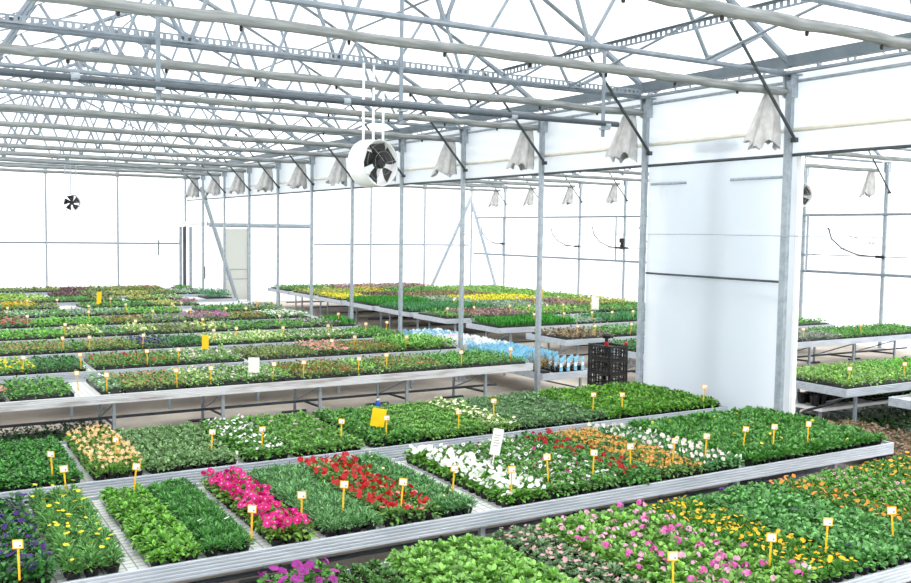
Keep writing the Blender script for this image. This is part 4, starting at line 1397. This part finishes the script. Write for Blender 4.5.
# ------------------------------------------------------------------ aisle things: crates, cart with sleeved pots, tub, hose valve
def crate(z, label, ang=0.0, off=(0, 0)):
    r = thing('plastic_crate', label, 'crate', (10.5 + off[0], 12.36 + off[1], z), ang, 'stacked black crates')
    X, Y, H = .2, .29, .235
    MB().box(-X, X, -Y, Y, 0, .012).build('base', BLACKP, r)
    for axis, s in (('x', -1), ('x', 1), ('y', -1), ('y', 1)):
        L = Y if axis == 'x' else X
        D = X if axis == 'x' else Y
        m = MB()

        def q(a0, a1, z0, z1, dep=.012):
            lo, hi = sorted((s * D, s * (D - dep)))
            if axis == 'x':
                m.box(lo, hi, a0, a1, z0, z1)
            else:
                m.box(a0, a1, lo, hi, z0, z1)
        q(-L, L, .0, .03, .018); q(-L, L, H - .04, H, .022)
        q(-L, L, .105, .125)
        for i in range(7):
            a = -L + (2 * L - .02) * i / 6
            q(a, a + .02, .03, H - .04)
        q(-L, -L + .05, .03, H - .04); q(L - .05, L, .03, H - .04)
        m.build('side_lattice', BLACKP, r)
    return r


PLACE = ['bottom', 'second from the bottom', 'middle', 'fourth from the bottom', 'topmost']
for i in range(5):
    crate(i * .237, 'black lattice crate, %s of the stack by the posts' % PLACE[i], random.Random(i).uniform(-.03, .03))
zt = 5 * .237
k = thing('spray_nozzle', 'black hand sprayer head with red collar standing on the crates', 'tool', (10.5, 12.4, zt - .05))
MB().lathe([(.035, .0), (.035, .08), (.028, .09)], 10).build('collar', RED, k)
MB().lathe([(.03, .09), (.03, .14), (.07, .15), (.085, .2), (.06, .235), (.02, .24)], 10).build('head', BLACKP, k)
MB().tube([(0, 0, .19), (.1, -.05, .17)], .025, 8).build('spout', BLACKP, k)
MB().box(-.19, .19, -.2, .2, -.005, .004).build('mount_plate', BLACKP, k)
k = thing('hose_coupling', 'small red hose coupling on the rim of the topmost crate', 'coupling', (10.68, 12.1, zt))
MB().lathe([(.02, 0), (.035, .02), (.03, .05), (.01, .06)], 10).build('grip', RED, k)

# low cart beside the posts
CX0, CX1, CY0, CY1, CZ = 10.12, 11.3, 13.72, 19.4, .5
cart = thing('low_cart', 'long low aluminium cart in the aisle, filled with sleeved pots', 'cart', ((CX0 + CX1) / 2, (CY0 + CY1) / 2, 0))
hx, hy = (CX1 - CX0) / 2, (CY1 - CY0) / 2
for nm, a, b, inw in (('side_rail', (-hx, -hy), (hx, -hy), (0, 1)), ('side_rail', (hx, hy), (-hx, hy), (0, -1)), ('end_rail', (-hx, hy - .031), (-hx, -hy + .031), (1, 0)), ('end_rail', (hx, -hy + .031), (hx, hy - .031), (-1, 0))):
    rail_mb(a, b, inw, CZ).build(nm, ALU, cart)
MB().box(-hx + .031, hx - .031, -hy + .031, hy - .031, .44, .46).build('deck', BENCHMESH, cart)
for x in (-hx + .1, hx - .1):
    for y in (-hy + .25, 0, hy - .25):
        MB().box(x - .02, x + .02, y - .02, y + .02, 0, .44).build('leg', GALV, cart)
MB().tube([(-hx + .1, -hy + .25, .36), (hx - .1, -hy + .25, .12)], .014, 6).build('cross_brace', DARKSTEEL, cart)

SLEEVE = {'blue': surface_mat('blue_sleeve', '#66b3d6', '#9bd0e6', 12, .4), 'white': surface_mat('white_sleeve', '#eef1f3', '#dfe6ea', 9, .4), 'pink': surface_mat('pink_sleeve', '#e7bccb', '#f3e6ea', 10, .5)}
sleeve_mesh, pot9 = {}, MB().lathe([(.05, 0), (.065, .11), (.068, .11), (.068, .12), (.06, .12), (.058, .105), (.001, .105)], 12, mis=[0, 0, 0, 0, 0, 1], cap1=False).mesh('pot', [BLACKP, SOIL])
for c in SLEEVE:
    m = MB()
    seg = 16
    vs = [((.052 + .04 * j / 3) * (1 + .06 * math.sin(5 * a)) * math.cos(a), (.052 + .04 * j / 3) * (1 + .06 * math.sin(5 * a)) * math.sin(a), .02 + .26 * j / 3 + (.03 * math.sin(3 * a) if j == 3 else 0)) for j in range(4) for a in [2 * math.pi * k / seg for k in range(seg)]]
    fs = [(j * seg + k, j * seg + (k + 1) % seg, (j + 1) * seg + (k + 1) % seg, (j + 1) * seg + k) for j in range(3) for k in range(seg)]
    sleeve_mesh[c] = m.add(vs, fs).mesh('sleeve', SLEEVE[c], True)
SPS = FS('herb', ('#4f9645', '#86bf66'), .16, n=40, l=.06, w=.035, r=.07)
HERB = [chunks_to_mesh('foliage', plant_chunks(SPS, np.random.default_rng(40 + i), 1)[0], [LEAF(*SPS['leaf'])]) for i in range(4)]
SPB = FS('twig', ('#a8743f', '#c99a6a'), .15, n=40, l=.05, w=.02, r=.07)
BROWNF = [chunks_to_mesh('foliage', plant_chunks(SPB, np.random.default_rng(50 + i), 1)[0], [LEAF(*SPB['leaf'])]) for i in range(4)]
sr = random.Random(9)
y = CY0 + .12
row = 0
while y < CY1 - .1:
    x = CX0 + .12
    while x < CX1 - .1:
        t = y - CY0
        if t < .95:
            if x > CX0 + .3:
                a_blue = t < .5
                rt_ = thing('labelled_pot', 'black pot with blue and white label at the near end of the low cart' if a_blue else 'black pot of orange-brown foliage behind the blue-labelled pots on the low cart', 'potted plant', (x, y, .46), 0, 'blue-labelled pots on the cart' if a_blue else 'brown plants on the cart')
                link('pot', pot9, rt_)
                f = link('foliage', sr.choice(BROWNF), rt_, (0, 0, .1), sr.uniform(0, 6))
                if a_blue:
                    MB().box(-.035, .035, -.071, -.066, .05, .3).build('plant_tag', SLEEVE['blue'], rt_)
                    MB().box(-.03, .03, -.0725, -.0711, .13, .2).build('tag_print', SLEEVE['white'], rt_)
        else:
            pr = sr.random()
            if t < 2.6:
                c = 'blue'
            elif t < 3.4:
                c = 'white' if pr < .75 else 'blue'
            elif t < 4.5:
                c = 'pink' if pr < .45 else 'white'
            else:
                c = 'blue' if pr < .6 else 'white'
            rt_ = thing('sleeved_plant', {'blue': 'potted herb in a light blue paper sleeve on the low cart', 'white': 'potted herb in a white paper sleeve on the low cart', 'pink': 'potted plant in a pinkish paper sleeve on the low cart'}[c], 'potted plant', (x, y, .46), sr.uniform(0, 6), c + ' sleeved pots on the cart')
            link('pot', pot9, rt_)
            link('sleeve', sleeve_mesh[c], rt_)
            link('foliage', sr.choice(HERB), rt_, (0, 0, .1))
        x += .17
    y += .17
far_block(FAR['wispy'], 10.14, 10.4, 13.85, 14.3, 'wispy olive-brown plants at the corner of the low cart', None, z=.46, lod=1, pitch=.14)

k = thing('grey_tub', 'flat grey plastic tub under the second bench near its end', 'tub', (8.55, 7.05, .02))
m = MB()
m.add([(-.55, -.24, 0), (.55, -.24, 0), (.55, .24, 0), (-.55, .24, 0), (-.62, -.3, .38), (.62, -.3, .38), (.62, .3, .38), (-.62, .3, .38)], [(3, 2, 1, 0), (0, 1, 5, 4), (1, 2, 6, 5), (2, 3, 7, 6), (3, 0, 4, 7), (4, 5, 6, 7)])
m.build('body', GREYBOX, k)
MB().box(-.66, .66, -.34, .34, .38, .43).build('lid', GREYBOX, k)
k.location = (8.75, 7.15, 0)

k = thing('hose_valve', 'small blue valve hanging on a rod under the stained bench', 'valve', (6.70, 13.6, .2))
MB().tube([(0, 0, .1), (0, 0, .44)], .012, 6).build('rod', GALV, k)
MB().lathe([(.015, -.07), (.04, -.05), (.048, 0), (.048, .06), (.03, .09), (.02, .12)], 12).build('body', BLUE, k)
MB().box(-.03, .03, -.02, .02, .11, .14).build('cap', CARDW, k)

# low shelf under the right-house bench
k = thing('low_shelf', 'low white shelf under the leafy right-house bench', 'shelf', (14.6, 10.2, 0))
MB().box(-2.0, 2.0, -.6, .6, .3, .35).build('board', WHITE, k)
for x in (-1.9, 1.9):
    for y in (-.5, .5):
        MB().box(x - .02, x + .02, y - .02, y + .02, 0, .3).build('leg', GALV, k)
far_block(FAR['light'], 14.0, 16.5, 9.65, 10.75, 'light green seedlings on the low white shelf', None, z=.35, lod=1)
for i in range(12):
    rt_ = thing('stored_pot', 'black pot standing on the low white shelf', 'pot', (12.75 + (i % 6) * .19, 9.85 + (i // 6) * .25, .35), 0, 'black pots on the low shelf')
    link('pot', pot9, rt_).scale = (1.25, 1.25, 1.4)
# black pots under the right-house bench
for i in range(22):
    rt_ = thing('stored_pot', 'empty black pot stored on the floor under the third right-house bench', 'pot', (13.0 + (i % 11) * .34, 13.75 + (i // 11) * .3, .0), 0, 'black pots under the bench')
    link('pot', pot9, rt_).scale = (1.9, 1.9, 1.9)
k = thing('irrigation_hose', 'black coiled hose lying under the nearest right-house bench corner', 'hose', (12.6, 9.5, .35))
MB().tube([(.5 * math.cos(t * .5) * (1 - t * .03), .3 * math.sin(t * .5), -.33 + .06 * t) for t in range(10)], .022, 6).build('tube', BLACKP, k)

# ------------------------------------------------------------------ light
w = bpy.data.worlds.new('daylight')
SC.world = w
w.use_nodes = True
bg = w.node_tree.nodes['Background']
bg.inputs[0].default_value = (.975, .99, 1, 1)
bg.inputs[1].default_value = 2.6
sd = bpy.data.lights.new('sun', 'SUN')
sd.energy = 5.0
sd.angle = math.radians(3)
sd.color = (1, .97, .92)
so = bpy.data.objects.new('sun', sd)
COL.objects.link(so)
so.rotation_euler = (math.radians(28), math.radians(18), 0)

SC.view_settings.view_transform = 'Standard'
SC.view_settings.look = 'None'
SC.view_settings.gamma = 1
SC.view_settings.use_curve_mapping = False
SC.view_settings.exposure = 0.0
print('COUNTS', sorted(COUNT.items(), key=lambda p: -p[1])[:12], sum(COUNT.values()), len(SC.objects))
